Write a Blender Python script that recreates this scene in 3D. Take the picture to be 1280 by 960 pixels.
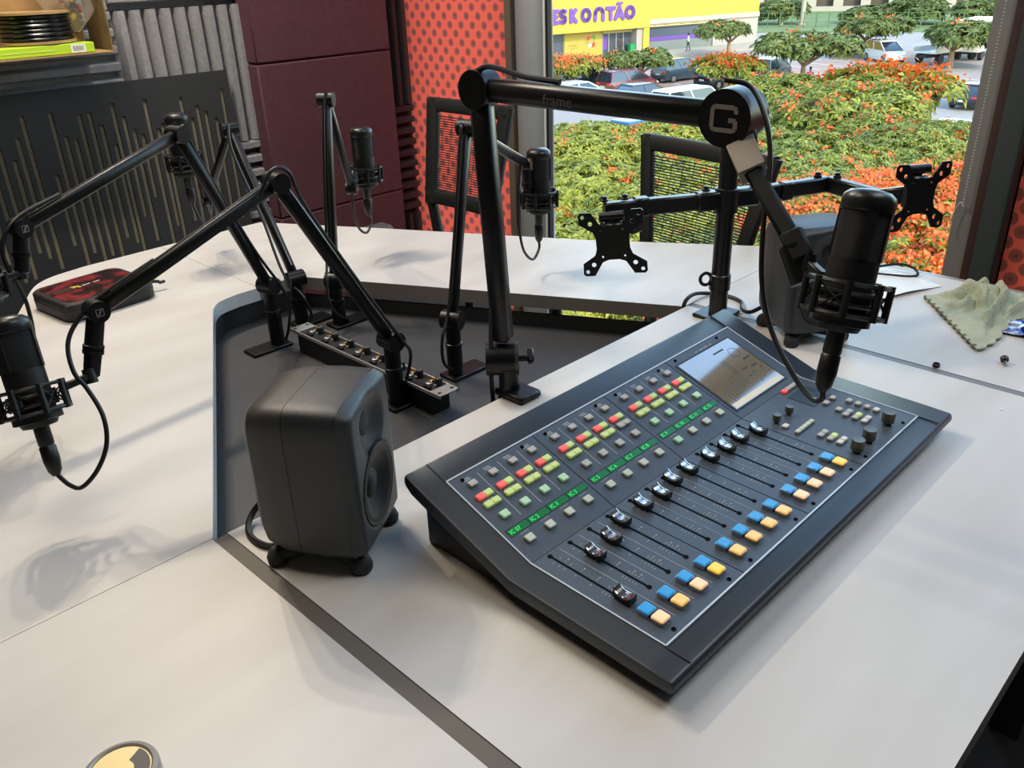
import bpy, bmesh, math, random
from mathutils import Vector, Matrix, Euler

for o in list(bpy.data.objects):
    bpy.data.objects.remove(o, do_unlink=True)
SC = bpy.context.scene
COL = SC.collection
V = Vector
PI = math.pi
FLOOR = -0.95          # the table top is z = 0
GROUND = -8.35         # the car park outside, two storeys down

# ------------------------------------------------------------------ camera
cam = bpy.data.cameras.new('camera')
cam.sensor_width = 36.0
cam.sensor_fit = 'HORIZONTAL'
cam.lens = 1062.4 * 36.0 / 1280.0
cam.clip_start = 0.02
cam.clip_end = 600
camo = bpy.data.objects.new('camera', cam)
COL.objects.link(camo)
yaw, pit, rol = 0.7810058, 0.4604356, 0.0364554
f_ = V((math.sin(yaw)*math.cos(pit), math.cos(yaw)*math.cos(pit), -math.sin(pit)))
r_ = f_.cross(V((0, 0, 1))).normalized()
d_ = f_.cross(r_)
r2 = math.cos(rol)*r_ + math.sin(rol)*d_
d2 = -math.sin(rol)*r_ + math.cos(rol)*d_
cm = Matrix((( r2.x, -d2.x, -f_.x, 0), (r2.y, -d2.y, -f_.y, 0), (r2.z, -d2.z, -f_.z, 0.65), (0, 0, 0, 1)))
camo.matrix_world = cm
SC.camera = camo

# ------------------------------------------------------------------ world, sun, lamps, exposure
w = bpy.data.worlds.new('sky'); SC.world = w; w.use_nodes = True
nt = w.node_tree; nt.nodes.clear()
sky = nt.nodes.new('ShaderNodeTexSky'); sky.sky_type = 'NISHITA'
sky.sun_disc = False; sky.sun_elevation = math.radians(32); sky.sun_rotation = math.radians(205)
sky.air_density = 1.3; sky.dust_density = 0.8; sky.ozone_density = 2.5
bg = nt.nodes.new('ShaderNodeBackground'); bg.inputs['Strength'].default_value = 1.05
wo = nt.nodes.new('ShaderNodeOutputWorld')
nt.links.new(sky.outputs['Color'], bg.inputs['Color']); nt.links.new(bg.outputs[0], wo.inputs['Surface'])

def lamp(name, kind, energy, color, loc, aim=None, **kw):
    l = bpy.data.lights.new(name, kind); l.energy = energy; l.color = color
    for k, v in kw.items(): setattr(l, k, v)
    o = bpy.data.objects.new(name, l); COL.objects.link(o); o.location = loc
    if aim is not None:
        o.rotation_euler = (V(aim)-V(loc)).to_track_quat('-Z', 'Y').to_euler()
    return o
sd = V((-0.42, -0.80, 0.60)).normalized()
lamp('sun', 'SUN', 4.6, (1.0, 0.82, 0.54), (0, 0, 30), aim=V((0, 0, 30))-sd*10, angle=0.02)
WARM = (1.0, 0.84, 0.64)
for x, y, e, sz_ in ((0.70, 2.40, 34, 0.022), (0.86, 2.37, 34, 0.022), (1.02, 2.39, 34, 0.022), (0.15, 1.2, 34, 0.25)):  # last entry is an added warm fill; the others follow the cast shadows
    lamp('ceiling_spot_and_fill', 'SPOT', e, WARM, (x, y, 1.80), aim=(x, y, 0), spot_size=math.radians(150), spot_blend=0.5, shadow_soft_size=sz_)
for x, y, e in ((1.0, 2.3, 24), (1.6, -0.4, 29)):
    lamp('added_cool_fill', 'AREA', e, (0.93, 0.97, 1.0), (x, y, 2.36), aim=(x, y, 0), shape='RECTANGLE', size=1.6, size_y=0.8)  # soft cool fills added overhead to lift the table, not real fixtures
SC.view_settings.view_transform = 'Standard'
SC.view_settings.look = 'None'
SC.view_settings.exposure = 0.0
SC.view_settings.gamma = 1.0
SC.view_settings.use_curve_mapping = False
SC.cycles.max_bounces = 8
SC.cycles.transparent_max_bounces = 16
SC.cycles.caustics_reflective = False
SC.cycles.caustics_refractive = False

# ------------------------------------------------------------------ materials
def lin(c):
    if isinstance(c, str):
        c = c.lstrip('#'); c = tuple(int(c[i:i+2], 16)/255 for i in (0, 2, 4))
        return tuple(x/12.92 if x <= 0.04045 else ((x+0.055)/1.055)**2.4 for x in c)
    return c
MATS = {}
def mat(name, base, rough=0.5, metal=0.0, spec=0.5, noise=None, bump=None, emit=None, coat=0.0, island=None, two=None, aniso=None):
    """noise=(scale, amount): colour mottling; bump=(scale, strength); island: per-piece brightness spread;
    two=(colour2, scale, lo, hi): noise mix between two colours"""
    if name in MATS: return MATS[name]
    m = bpy.data.materials.new(name); m.use_nodes = True
    n = m.node_tree; b = n.nodes['Principled BSDF']
    c = (*lin(base), 1.0)
    b.inputs['Base Color'].default_value = c
    b.inputs['Roughness'].default_value = rough; b.inputs['Metallic'].default_value = metal
    b.inputs['Specular IOR Level'].default_value = spec
    b.inputs['Coat Weight'].default_value = coat
    tc = n.nodes.new('ShaderNodeTexCoord')
    col = None
    def setin(node, key, val): node.inputs[key].default_value = val
    if two or noise:
        nz = n.nodes.new('ShaderNodeTexNoise'); nz.inputs['Detail'].default_value = 5
        mp = n.nodes.new('ShaderNodeMapping'); n.links.new(tc.outputs['Object'], mp.inputs['Vector']); n.links.new(mp.outputs[0], nz.inputs['Vector'])
        if aniso: mp.inputs['Scale'].default_value = aniso
        rp = n.nodes.new('ShaderNodeValToRGB'); n.links.new(nz.outputs[0], rp.inputs[0])
        if two:
            nz.inputs['Scale'].default_value = two[1]
            rp.color_ramp.elements[0].position = two[2]; rp.color_ramp.elements[1].position = two[3]
            rp.color_ramp.elements[0].color = c; rp.color_ramp.elements[1].color = (*lin(two[0]), 1)
        else:
            nz.inputs['Scale'].default_value = noise[0]
            a = noise[1]
            rp.color_ramp.elements[0].position = 0.3; rp.color_ramp.elements[1].position = 0.7
            rp.color_ramp.elements[0].color = tuple(x*(1-a) for x in c[:3])+(1,)
            rp.color_ramp.elements[1].color = tuple(min(1, x*(1+a)) for x in c[:3])+(1,)
        col = rp.outputs[0]; n.links.new(col, b.inputs['Base Color'])
    if island:
        g = n.nodes.new('ShaderNodeNewGeometry'); hs = n.nodes.new('ShaderNodeHueSaturation')
        mr = n.nodes.new('ShaderNodeMapRange'); n.links.new(g.outputs['Random Per Island'], mr.inputs[0])
        mr.inputs[3].default_value = 1-island; mr.inputs[4].default_value = 1+island
        n.links.new(mr.outputs[0], hs.inputs['Value'])
        mh = n.nodes.new('ShaderNodeMapRange'); n.links.new(g.outputs['Random Per Island'], mh.inputs[0])
        mh.inputs[3].default_value = 0.5+island*0.06; mh.inputs[4].default_value = 0.5-island*0.06
        n.links.new(mh.outputs[0], hs.inputs['Hue'])
        if col: n.links.new(col, hs.inputs['Color'])
        else: hs.inputs['Color'].default_value = c
        n.links.new(hs.outputs[0], b.inputs['Base Color'])
    if bump:
        nb = n.nodes.new('ShaderNodeTexNoise'); nb.inputs['Scale'].default_value = bump[0]; nb.inputs['Detail'].default_value = 4
        n.links.new(tc.outputs['Object'], nb.inputs['Vector'])
        bp = n.nodes.new('ShaderNodeBump'); bp.inputs['Strength'].default_value = bump[1]; bp.inputs['Distance'].default_value = 0.01
        n.links.new(nb.outputs[0], bp.inputs['Height']); n.links.new(bp.outputs[0], b.inputs['Normal'])
    if emit:
        b.inputs['Emission Color'].default_value = (*lin(emit[0]), 1); b.inputs['Emission Strength'].default_value = emit[1]
    MATS[name] = m
    return m

def mat_leaf(name, base, island, trans=0.35):
    m = mat(name, base, rough=0.55, island=island)
    n = m.node_tree; b = n.nodes['Principled BSDF']
    t = n.nodes.new('ShaderNodeBsdfTranslucent'); mx = n.nodes.new('ShaderNodeMixShader'); mx.inputs[0].default_value = trans
    src = b.inputs['Base Color'].links[0].from_socket
    n.links.new(src, t.inputs['Color'])
    out = [x for x in n.nodes if x.type == 'OUTPUT_MATERIAL'][0]
    n.links.new(b.outputs[0], mx.inputs[1]); n.links.new(t.outputs[0], mx.inputs[2]); n.links.new(mx.outputs[0], out.inputs['Surface'])
    return m

def mat_glass():
    m = bpy.data.materials.new('window_glass'); m.use_nodes = True; n = m.node_tree; n.nodes.clear()
    t = n.nodes.new('ShaderNodeBsdfTransparent'); t.inputs[0].default_value = (0.95, 0.97, 0.95, 1)
    g = n.nodes.new('ShaderNodeBsdfGlossy'); g.inputs['Roughness'].default_value = 0.0
    fr = n.nodes.new('ShaderNodeFresnel'); fr.inputs[0].default_value = 1.3
    mx = n.nodes.new('ShaderNodeMixShader'); out = n.nodes.new('ShaderNodeOutputMaterial')
    n.links.new(fr.outputs[0], mx.inputs[0]); n.links.new(t.outputs[0], mx.inputs[1]); n.links.new(g.outputs[0], mx.inputs[2]); n.links.new(mx.outputs[0], out.inputs[0])
    MATS['window_glass'] = m
    return m
mat_glass()

def mat_dots(name, base, dot, pitch, radius, ax, trans):
    """red board printed with a staggered grid of dark round dots; ax = index of the horizontal axis"""
    m = mat(name, base, rough=0.55); n = m.node_tree; b = n.nodes['Principled BSDF']
    tc = n.nodes.new('ShaderNodeTexCoord'); sx = n.nodes.new('ShaderNodeSeparateXYZ'); n.links.new(tc.outputs['Object'], sx.inputs[0])
    def mth(op, a, bb=None):
        k = n.nodes.new('ShaderNodeMath'); k.operation = op
        for i, v in enumerate((a, bb)):
            if v is None: continue
            if hasattr(v, 'links'): n.links.new(v, k.inputs[i])
            else: k.inputs[i].default_value = v
        return k.outputs[0]
    U, W = sx.outputs[ax], sx.outputs[2]
    def cell(off):
        u = mth('SUBTRACT', mth('FRACT', mth('ADD', mth('DIVIDE', U, pitch), off+50)), 0.5)
        v = mth('SUBTRACT', mth('FRACT', mth('ADD', mth('DIVIDE', W, pitch), off+50)), 0.5)
        return mth('SQRT', mth('ADD', mth('MULTIPLY', u, u), mth('MULTIPLY', v, v)))
    d = mth('MINIMUM', cell(0.0), cell(0.5))
    rp = n.nodes.new('ShaderNodeValToRGB'); n.links.new(d, rp.inputs[0])
    e = rp.color_ramp.elements; q = radius/pitch
    e[0].position = q*0.30; e[0].color = (*[x*0.7 for x in lin(dot)], 1)
    e[1].position = q*0.42; e[1].color = (*lin(dot), 1)
    k = e.new(q*0.9); k.color = (*lin(dot), 1)
    k = e.new(q*1.0); k.color = (*lin(base), 1)
    n.links.new(rp.outputs[0], b.inputs['Base Color'])
    t = n.nodes.new('ShaderNodeBsdfTranslucent'); n.links.new(rp.outputs[0], t.inputs['Color'])
    mx = n.nodes.new('ShaderNodeMixShader'); mx.inputs[0].default_value = trans
    out = [x for x in n.nodes if x.type == 'OUTPUT_MATERIAL'][0]
    n.links.new(b.outputs[0], mx.inputs[1]); n.links.new(t.outputs[0], mx.inputs[2]); n.links.new(mx.outputs[0], out.inputs['Surface'])
    return m

# ------------------------------------------------------------------ mesh helpers
WM = {}     # world matrix of each object, kept by hand
def frame(p, x, y, z):
    return Matrix(((x[0], y[0], z[0], p[0]), (x[1], y[1], z[1], p[1]), (x[2], y[2], z[2], p[2]), (0, 0, 0, 1)))
def zframe(p, zdir, xhint=(1, 0, 0)):
    z = V(zdir).normalized(); x = V(xhint) - z*V(xhint).dot(z)
    if x.length < 1e-4: x = V((0, 1, 0)) - z*z.y
    x.normalize(); return frame(V(p), x, z.cross(x), z)
def arc(cx, cy, r, a0, a1, n):
    return [(cx+r*math.cos(a0+(a1-a0)*i/n), cy+r*math.sin(a0+(a1-a0)*i/n)) for i in range(n+1)]
def rrect(w, h, r, n=4):
    p = []
    for sx, sy, a in ((1, 1, 0), (-1, 1, PI/2), (-1, -1, PI), (1, -1, 1.5*PI)):
        p += arc(sx*(w/2-r), sy*(h/2-r), r, a, a+PI/2, n)
    return p
def smooth_pts(pts, n=6):
    """Catmull-Rom through the points"""
    P = [V(p) for p in pts]; P = [P[0]*2-P[1]] + P + [P[-1]*2-P[-2]]
    out = []
    for i in range(1, len(P)-2):
        for k in range(n):
            t = k/n
            a, b, c, d = P[i-1], P[i], P[i+1], P[i+2]
            out.append(0.5*((2*b)+(c-a)*t+(2*a-5*b+4*c-d)*t*t+(3*b-a-3*c+d)*t**3))
    out.append(P[-2]); return out

class MB:
    def __init__(s): s.v = []; s.f = []; s.mi = []; s.cur = 0
    def add(s, vs, fs, M=None):
        k = len(s.v)
        for p in vs:
            p = V(p); s.v.append(M @ p if M is not None else p)
        for f in fs: s.f.append([i+k for i in f]); s.mi.append(s.cur)
        return s
    def box(s, c, d, M=None, b=0.0):
        x, y, z = [q/2 for q in d]; b = min(b, x*0.9, y*0.9, z*0.9)
        c = V(c)
        if b <= 0:
            vs = [c+V((sx*x, sy*y, sz*z)) for sx in (-1, 1) for sy in (-1, 1) for sz in (-1, 1)]
            fs = [(0, 1, 3, 2), (4, 6, 7, 5), (0, 4, 5, 1), (2, 3, 7, 6), (0, 2, 6, 4), (1, 5, 7, 3)]
            return s.add(vs, fs, M)
        vs = []; idx = {}
        for sx in (-1, 1):
            for sy in (-1, 1):
                for sz in (-1, 1):
                    for a in range(3):
                        q = [sx*(x-b), sy*(y-b), sz*(z-b)]; q[a] = (sx*x, sy*y, sz*z)[a]
                        idx[(sx, sy, sz, a)] = len(vs); vs.append(c+V(q))
        fs = []
        g = lambda sx, sy, sz, a: idx[(sx, sy, sz, a)]
        for q in (-1, 1):
            fs.append([g(q, 1, 1, 0), g(q, 1, -1, 0), g(q, -1, -1, 0), g(q, -1, 1, 0)][::-q])
            fs.append([g(1, q, 1, 1), g(-1, q, 1, 1), g(-1, q, -1, 1), g(1, q, -1, 1)][::-q])
            fs.append([g(1, 1, q, 2), g(1, -1, q, 2), g(-1, -1, q, 2), g(-1, 1, q, 2)][::-q])
        for a in (-1, 1):
            for c2 in (-1, 1):
                fs.append([g(a, c2, -1, 0), g(a, c2, 1, 0), g(a, c2, 1, 1), g(a, c2, -1, 1)])
                fs.append([g(a, -1, c2, 0), g(a, 1, c2, 0), g(a, 1, c2, 2), g(a, -1, c2, 2)])
                fs.append([g(-1, a, c2, 1), g(1, a, c2, 1), g(1, a, c2, 2), g(-1, a, c2, 2)])
        for sx in (-1, 1):
            for sy in (-1, 1):
                for sz in (-1, 1): fs.append([g(sx, sy, sz, 0), g(sx, sy, sz, 1), g(sx, sy, sz, 2)])
        return s.add(vs, fs, M)
    def bar(s, p0, p1, w, h, up=(0, 0, 1), b=0.0, M=None):
        p0, p1 = V(p0), V(p1); d = p1-p0; L = d.length; y = d/L
        u = V(up); x = y.cross(u)
        if x.length < 1e-5: x = y.cross(V((1, 0, 0)))
        x.normalize(); z = x.cross(y)
        F = frame((p0+p1)/2, x, y, z)
        if M is not None: F = M @ F
        return s.box((0, 0, 0), (w, L, h), F, b)
    def loft(s, rings, M=None, caps=True, closed=True):
        n = len(rings[0]); vs = [p for r in rings for p in r]; fs = []
        for i in range(len(rings)-1):
            for j in range(n if closed else n-1):
                a = i*n+j; b = i*n+(j+1) % n
                fs.append((a, b, b+n, a+n))
        if caps and closed:
            fs.append(tuple(range(n))[::-1]); fs.append(tuple(range((len(rings)-1)*n, len(rings)*n)))
        return s.add(vs, fs, M)
    def sweep(s, pts, w, h, up, M=None, closed=False, r=0.0):
        """rounded rectangular bar swept along a path; up = direction of the height (or one per point)"""
        P = [V(p) for p in pts]; sec = rrect(w, h, min(r or min(w, h)*0.25, min(w, h)*0.45), 2); rings = []; n = len(P)
        for i, p in enumerate(P):
            a = P[(i-1) % n] if closed else P[max(i-1, 0)]; c = P[(i+1) % n] if closed else P[min(i+1, n-1)]
            d = (c-a).normalized(); u = V(up[i] if isinstance(up, list) else up); x = d.cross(u).normalized(); z = x.cross(d)
            rings.append([p+x*q[0]+z*q[1] for q in sec])
        if closed: rings.append(rings[0])
        return s.loft(rings, M, caps=not closed)
    def lathe(s, prof, M=None, n=24, caps=True):
        rings = [[(r*math.cos(2*PI*j/n), r*math.sin(2*PI*j/n), z) for j in range(n)] for r, z in prof]
        return s.loft(rings, M, caps)
    def cyl(s, p0, p1, r, n=16, r1=None, M=None):
        F = zframe(p0, V(p1)-V(p0)); L = (V(p1)-V(p0)).length
        if M is not None: F = M @ F
        return s.lathe([(r, 0), (r if r1 is None else r1, L)], F, n)
    def tube(s, pts, r, n=8, M=None):
        P = [V(p) for p in pts]; rings = []; x = None
        for i, p in enumerate(P):
            d = (P[min(i+1, len(P)-1)]-P[max(i-1, 0)]).normalized()
            if x is None: x = d.orthogonal().normalized()
            x = (x-d*x.dot(d)).normalized(); y = d.cross(x)
            rr = r[i] if isinstance(r, (list, tuple)) else r
            rings.append([p+rr*(math.cos(2*PI*j/n)*x+math.sin(2*PI*j/n)*y) for j in range(n)])
        return s.loft(rings, M)
    def prism(s, out, z0, z1, M=None, side=None):
        n = len(out); vs = [(x, y, z0) for x, y in out]+[(x, y, z1) for x, y in out]
        s.add(vs, [tuple(range(n))[::-1], tuple(range(n, 2*n))], M)
        k = len(s.v)-2*n; c = s.cur
        if side is not None: s.cur = side
        for j in range(n):
            s.f.append([k+j, k+(j+1) % n, k+n+(j+1) % n, k+n+j]); s.mi.append(s.cur)
        s.cur = c; return s
    def sphere(s, c, r, M=None, n=12, sc=(1, 1, 1)):
        m = n//2; rings = []
        for i in range(1, m):
            a = PI*i/m
            rings.append([(c[0]+sc[0]*r*math.sin(a)*math.cos(2*PI*j/n), c[1]+sc[1]*r*math.sin(a)*math.sin(2*PI*j/n), c[2]-sc[2]*r*math.cos(a)) for j in range(n)])
        return s.loft(rings, M)
    def mesh(s, name, mats, smooth=True, angle=38, bevel=0, local=None):
        me = bpy.data.meshes.new(name)
        vs = s.v if local is None else [local @ p for p in s.v]
        me.from_pydata([tuple(p) for p in vs], [], s.f)
        if not isinstance(mats, (list, tuple)): mats = [mats]
        for m in mats: me.materials.append(m)
        if len(mats) > 1: me.polygons.foreach_set('material_index', s.mi)
        bm = bmesh.new(); bm.from_mesh(me)
        bmesh.ops.recalc_face_normals(bm, faces=bm.faces)
        if bevel:
            es = [e for e in bm.edges if len(e.link_faces) == 2 and e.calc_face_angle(0) > math.radians(30)]
            bmesh.ops.bevel(bm, geom=es, offset=bevel, segments=2, affect='EDGES', profile=0.5, clamp_overlap=True)
        if smooth:
            lim = math.radians(angle)
            for f in bm.faces: f.smooth = True
            for e in bm.edges:
                if len(e.link_faces) != 2 or e.calc_face_angle(0) > lim: e.smooth = False
        bm.to_mesh(me); bm.free(); me.update()
        return me
    def build(s, name, mats, parent=None, world=True, label=None, kind=None, **kw):
        """world=True: vertices are world coordinates; False: coordinates of the parent thing"""
        loc = WM[parent.name].inverted() if (parent is not None and world) else None
        me = s.mesh(name, mats, local=loc, **kw)
        return link(name, me, parent, label, kind)
def link(name, me, parent=None, label=None, kind=None):
    o = bpy.data.objects.new(name, me); COL.objects.link(o)
    if parent is not None: o.parent = parent; WM[o.name] = WM[parent.name].copy()
    else: WM[o.name] = Matrix.Identity(4)
    if label: o['label'] = label
    if kind: o['kind'] = kind
    return o
def thing(name, label, cat, loc=(0, 0, 0), rot=0.0, group=None, M=None):
    o = bpy.data.objects.new(name, None); COL.objects.link(o); o.empty_display_size = 0.05
    if M is None: M = Matrix.Translation(V(loc)) @ Matrix.Rotation(rot, 4, 'Z')
    o.matrix_world = M; WM[o.name] = M.copy()
    o['label'] = label; o['category'] = cat
    if group: o['group'] = group
    return o
def tag(o, label, cat, group=None):
    o['label'] = label; o['category'] = cat
    if group: o['group'] = group
    return o
def dup(root, label, loc=None, rot=None, M=None, scale=None):
    r = root.copy(); COL.objects.link(r)
    if M is None:
        M = Matrix.Translation(V(loc)) @ Matrix.Rotation(rot or 0.0, 4, 'Z')
        if scale: M = M @ Matrix.Diagonal((scale, scale, scale, 1))
    r.matrix_world = M; WM[r.name] = M.copy()
    r['label'] = label
    def rec(src, dst):
        for ch in list(src.children):
            c = ch.copy(); COL.objects.link(c); c.parent = dst; WM[c.name] = M.copy(); rec(ch, c)
    rec(root, r)
    return r
def text_mb(body, size, M, extrude=0.0004, align='CENTER', mb=None):
    cu = bpy.data.curves.new('txt', 'FONT'); cu.body = body; cu.size = size; cu.extrude = extrude; cu.resolution_u = 2
    cu.align_x = align; cu.align_y = 'CENTER'
    o = bpy.data.objects.new('txt', cu); COL.objects.link(o)
    dg = bpy.context.evaluated_depsgraph_get(); me = bpy.data.meshes.new_from_object(o.evaluated_get(dg))
    mb = mb or MB(); mb.add([v.co.copy() for v in me.vertices], [list(p.vertices) for p in me.polygons], M)
    bpy.data.objects.remove(o, do_unlink=True); bpy.data.curves.remove(cu); bpy.data.meshes.remove(me)
    return mb
def struct(name, mb, mats, parent=None, **kw):
    o = mb.build(name, mats, parent, **kw)
    if parent is None: o['kind'] = 'structure'
    return o
# ------------------------------------------------------------------ the materials of the room
mat('carpet', '#17181b', 0.95, noise=(40, 0.3), bump=(300, 0.4))
mat('plaster', '#5a5650', 0.9)
mat('ceiling_white', '#b9b4aa', 0.9)
mat('foam_grey', '#9c9da1', 0.95, noise=(90, 0.12), bump=(500, 0.5))
mat('foam_dark', '#4a4043', 0.95, noise=(90, 0.12), bump=(500, 0.5))
mat('burgundy_felt', '#5f3c46', 0.95, noise=(60, 0.10), bump=(700, 0.35))
mat('panel_black', '#2e3032', 0.55, noise=(30, 0.15), aniso=(12, 1, 1))
mat('slot_olive', '#85806f', 0.9, noise=(60, 0.1))
mat('alu_grey', '#ccd4d8', 0.35, metal=0.55)
mat('alu_dark', '#908f8b', 0.5, metal=0.3)
mat('frame_brown', '#6c6152', 0.55)
mat('frame_black', '#1b1e1f', 0.5)
mat('frame_green_black', '#3a4241', 0.55)
mat('jamb_red_reflection', '#45302c', 0.55)
mat('white_strip', '#d6dadb', 0.5)
mat_dots('dotted_red', '#da5742', '#8a4a40', 0.070, 0.0165, 1, 0.60)
mat_dots('dotted_red_big', '#e25a44', '#8f4636', 0.068, 0.0205, 1, 0.30)
XW, YW = 2.60, 3.25            # inner faces of the window wall and of the foam-clad wall
XL, YF, ZC = -1.9, -1.7, 2.40
struct('floor', MB().box(((XL+XW)/2, (YF+YW)/2, FLOOR-0.05), (XW-XL+0.4, YW-YF+0.4, 0.1)), MATS['carpet'])
struct('ceiling', MB().box(((XL+XW)/2, (YF+YW)/2, ZC+0.05), (XW-XL+0.4, YW-YF+0.4, 0.1)), MATS['ceiling_white'])
wall_back = struct('wall_back', MB().box(((XL+XW)/2, YW+0.06, (FLOOR+ZC)/2), (XW-XL+0.4, 0.12, ZC-FLOOR)), MATS['plaster'])
struct('wall_left', MB().box((XL-0.06, (YF+YW)/2, (FLOOR+ZC)/2), (0.12, YW-YF, ZC-FLOOR)), MATS['plaster'])
struct('wall_front', MB().box(((XL+XW)/2, YF-0.06, (FLOOR+ZC)/2), (XW-XL+0.4, 0.12, ZC-FLOOR)), MATS['plaster'])
WY0, WY1 = 0.79, 2.350         # the window opening
ZB = -0.93
mb = MB().box((XW+0.06, (2.465+2.553)/2, (FLOOR+ZC)/2), (0.12, 2.553-2.465, ZC-FLOOR)).box((XW+0.06, (0.644+WY0)/2, (FLOOR+ZC)/2), (0.12, WY0-0.644, ZC-FLOOR)).box((XW+0.06, (YF-0.5)/2, (FLOOR+ZC)/2), (0.12, -0.5-YF, ZC-FLOOR))
wall_window = struct('wall_window', mb, MATS['plaster'])
# red boards with printed dots, on either side of the glazing
MB().add([(XW+0.02, y, z) for y, z in ((2.553, FLOOR), (3.25, FLOOR), (3.25, ZC), (2.553, ZC))], [(0, 1, 2, 3)]).build('dotted_film', MATS['dotted_red'], wall_window, label='backlit red window film printed with small dark dots')
MB().add([(XW+0.02, y, z) for y, z in ((-0.5, FLOOR), (0.644, FLOOR), (0.644, 0.45), (-0.5, 0.45))], [(0, 1, 2, 3)]).build('dotted_film', MATS['dotted_red_big'], wall_window, label='backlit red window film printed with large dark dots')
# column cover between board and glass: brown edge, pale half-round casing, white bead
MB().box((XW-0.02, 2.536, 0.73), (0.04, 0.034, 3.32)).build('edge_strip', MATS['frame_brown'], wall_window)
pr = [(XW, 2.519)]+[(XW-0.045*math.sin(a)-0.002, 2.446+0.073*math.cos(a)) for a in [PI*i/14 for i in range(15)]]+[(XW, 2.373)]
MB().prism([(p[0], p[1]) for p in pr], ZB-0.01, ZC-0.01).build('column_casing', MATS['alu_grey'], wall_window)
# window
win = MB()
win.box((XW+0.002, 2.3675, 0.73), (0.030, 0.011, 3.32))
window = struct('window_1', win, MATS['white_strip'])
MB().box((XW+0.004, 2.356, 0.73), (0.030, 0.012, 3.32)).build('gasket', MATS['frame_black'], window)
MB().box((XW+0.035, (WY0+WY1)/2, ZB-0.002), (0.07, WY1-WY0-0.02, 0.03)).build('window_sill', MATS['alu_dark'], window)
MB().box((XW+0.035, (WY0+WY1)/2, 2.37), (0.07, WY1-WY0-0.02, 0.05)).build('window_head', MATS['alu_dark'], window)
MB().box((XW+0.02, 0.763, 0.73), (0.05, 0.054, 3.32)).build('window_jamb', MATS['alu_dark'], window)
MB().box((XW+0.01, 0.723, 0.73), (0.05, 0.026, 3.32)).build('window_jamb', MATS['jamb_red_reflection'], window)  # reddish reflection painted in as a jamb strip of its own colour
MB().box((XW-0.005, 0.681, 0.73), (0.05, 0.058, 3.32)).build('window_jamb', MATS['frame_green_black'], window)
MB().box((XW-0.01, 0.648, 0.73), (0.055, 0.008, 3.32)).build('gasket', MATS['frame_black'], window)
MB().box((XW+0.010, (WY0+WY1)/2, 0.73), (0.008, WY1-WY0-0.012, 3.28)).build('pane', MATS['window_glass'], window)
MB().box((XW+0.045, (-0.5+0.644)/2, 0.73), (0.008, 1.14, 3.28)).build('pane', MATS['window_glass'], window)  # unseen bay, left clear above the film to let in extra daylight
# bead chain of a roller blind with the cord tail below it
t = thing('blind_chain', 'thin pale bead chain hanging against the right window jamb', 'blind chain', (XW-0.025, 0.762, 1.6))
bm_ = MB()
for i in range(190):
    z = 1.6-i*0.0085
    bm_.sphere((XW-0.025, 0.762-0.004*math.sin(i*0.02), z), 0.0026, n=6)
bm_.build('bead_string', mat('bead', '#c9cac4', 0.4), t, kind='stuff')
MB().tube(smooth_pts([(XW-0.025, 0.7605, -0.01), (XW-0.025, 0.770, 0.0), (XW-0.025, 0.781, -0.02), (XW-0.025, 0.787, -0.06), (XW-0.025, 0.784, -0.085)]), 0.0016, 6).build('cord_tail', MATS['bead'], t)
# ------------------------------------------------------------------ foam tiles on the back wall (each tile is a part of the wall)
def foam_tile(x0, x1, z0, z1, vertical, m, pitch=0.0575, y=3.245, depth=0.05):
    """wedge-ridged acoustic tile, thin at the wall"""
    a0, a1, b0, b1 = (x0, x1, z0, z1) if vertical else (z0, z1, x0, x1)
    n = max(1, round((a1-a0)/pitch)); p = (a1-a0)/n; prof = [(a0, 0.0)]
    for i in range(n):
        s = a0+i*p
        prof += [(s+0.001, 0.006), (s+p*0.30, 0.006), (s+p*0.40, depth*0.88), (s+p*0.48, depth), (s+p*0.86, depth), (s+p*0.94, depth*0.88)]
    prof += [(a1-0.001, 0.006), (a1, 0.0)]
    mb = MB(); g = 0.0015
    def pt(a, d, b): return (a, y-d, b) if vertical else (b, y-d, a)
    mb.loft([[pt(a, d, b0+g) for a, d in prof], [pt(a, d, b1-g) for a, d in prof]])
    return mb.build('foam_tile', m, wall_back, angle=30)
G, D = MATS['foam_grey'], MATS['foam_dark']
foam_tile(0.79, 1.30, 0.058, 0.548, False, G)
foam_tile(0.28, 0.79, 0.058, 0.548, False, G)
foam_tile(0.79, 1.30, 0.548, 1.05, True, G)
foam_tile(0.28, 0.79, 0.548, 1.05, True, G)
foam_tile(1.30, 1.80, 0.045, 0.545, True, G)
foam_tile(1.30, 1.80, 0.545, 1.045, False, G)
foam_tile(0.28, 0.79, -0.45, 0.058, True, G)
foam_tile(1.30, 1.80, -0.457, 0.045, False, G)
foam_tile(1.30, 1.80, -0.93, -0.457, True, G)
foam_tile(2.44, 2.595, 0.08, 0.58, True, D, pitch=0.05)
foam_tile(2.44, 2.595, -0.42, 0.08, False, D, pitch=0.05)
foam_tile(2.44, 2.595, -0.92, -0.42, True, D, pitch=0.05)
foam_tile(2.44, 2.595, 0.58, 1.08, False, D, pitch=0.05)
# thick burgundy felt panels
for z0, z1 in ((-0.93, -0.275), (-0.272, 0.327), (0.331, 0.93), (0.934, 1.5)):
    mb = MB().box((2.11, 3.185, (z0+z1)/2), (0.65, 0.12, z1-z0), b=0.006)
    mb.build('felt_panel', MATS['burgundy_felt'], wall_back)
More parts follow.
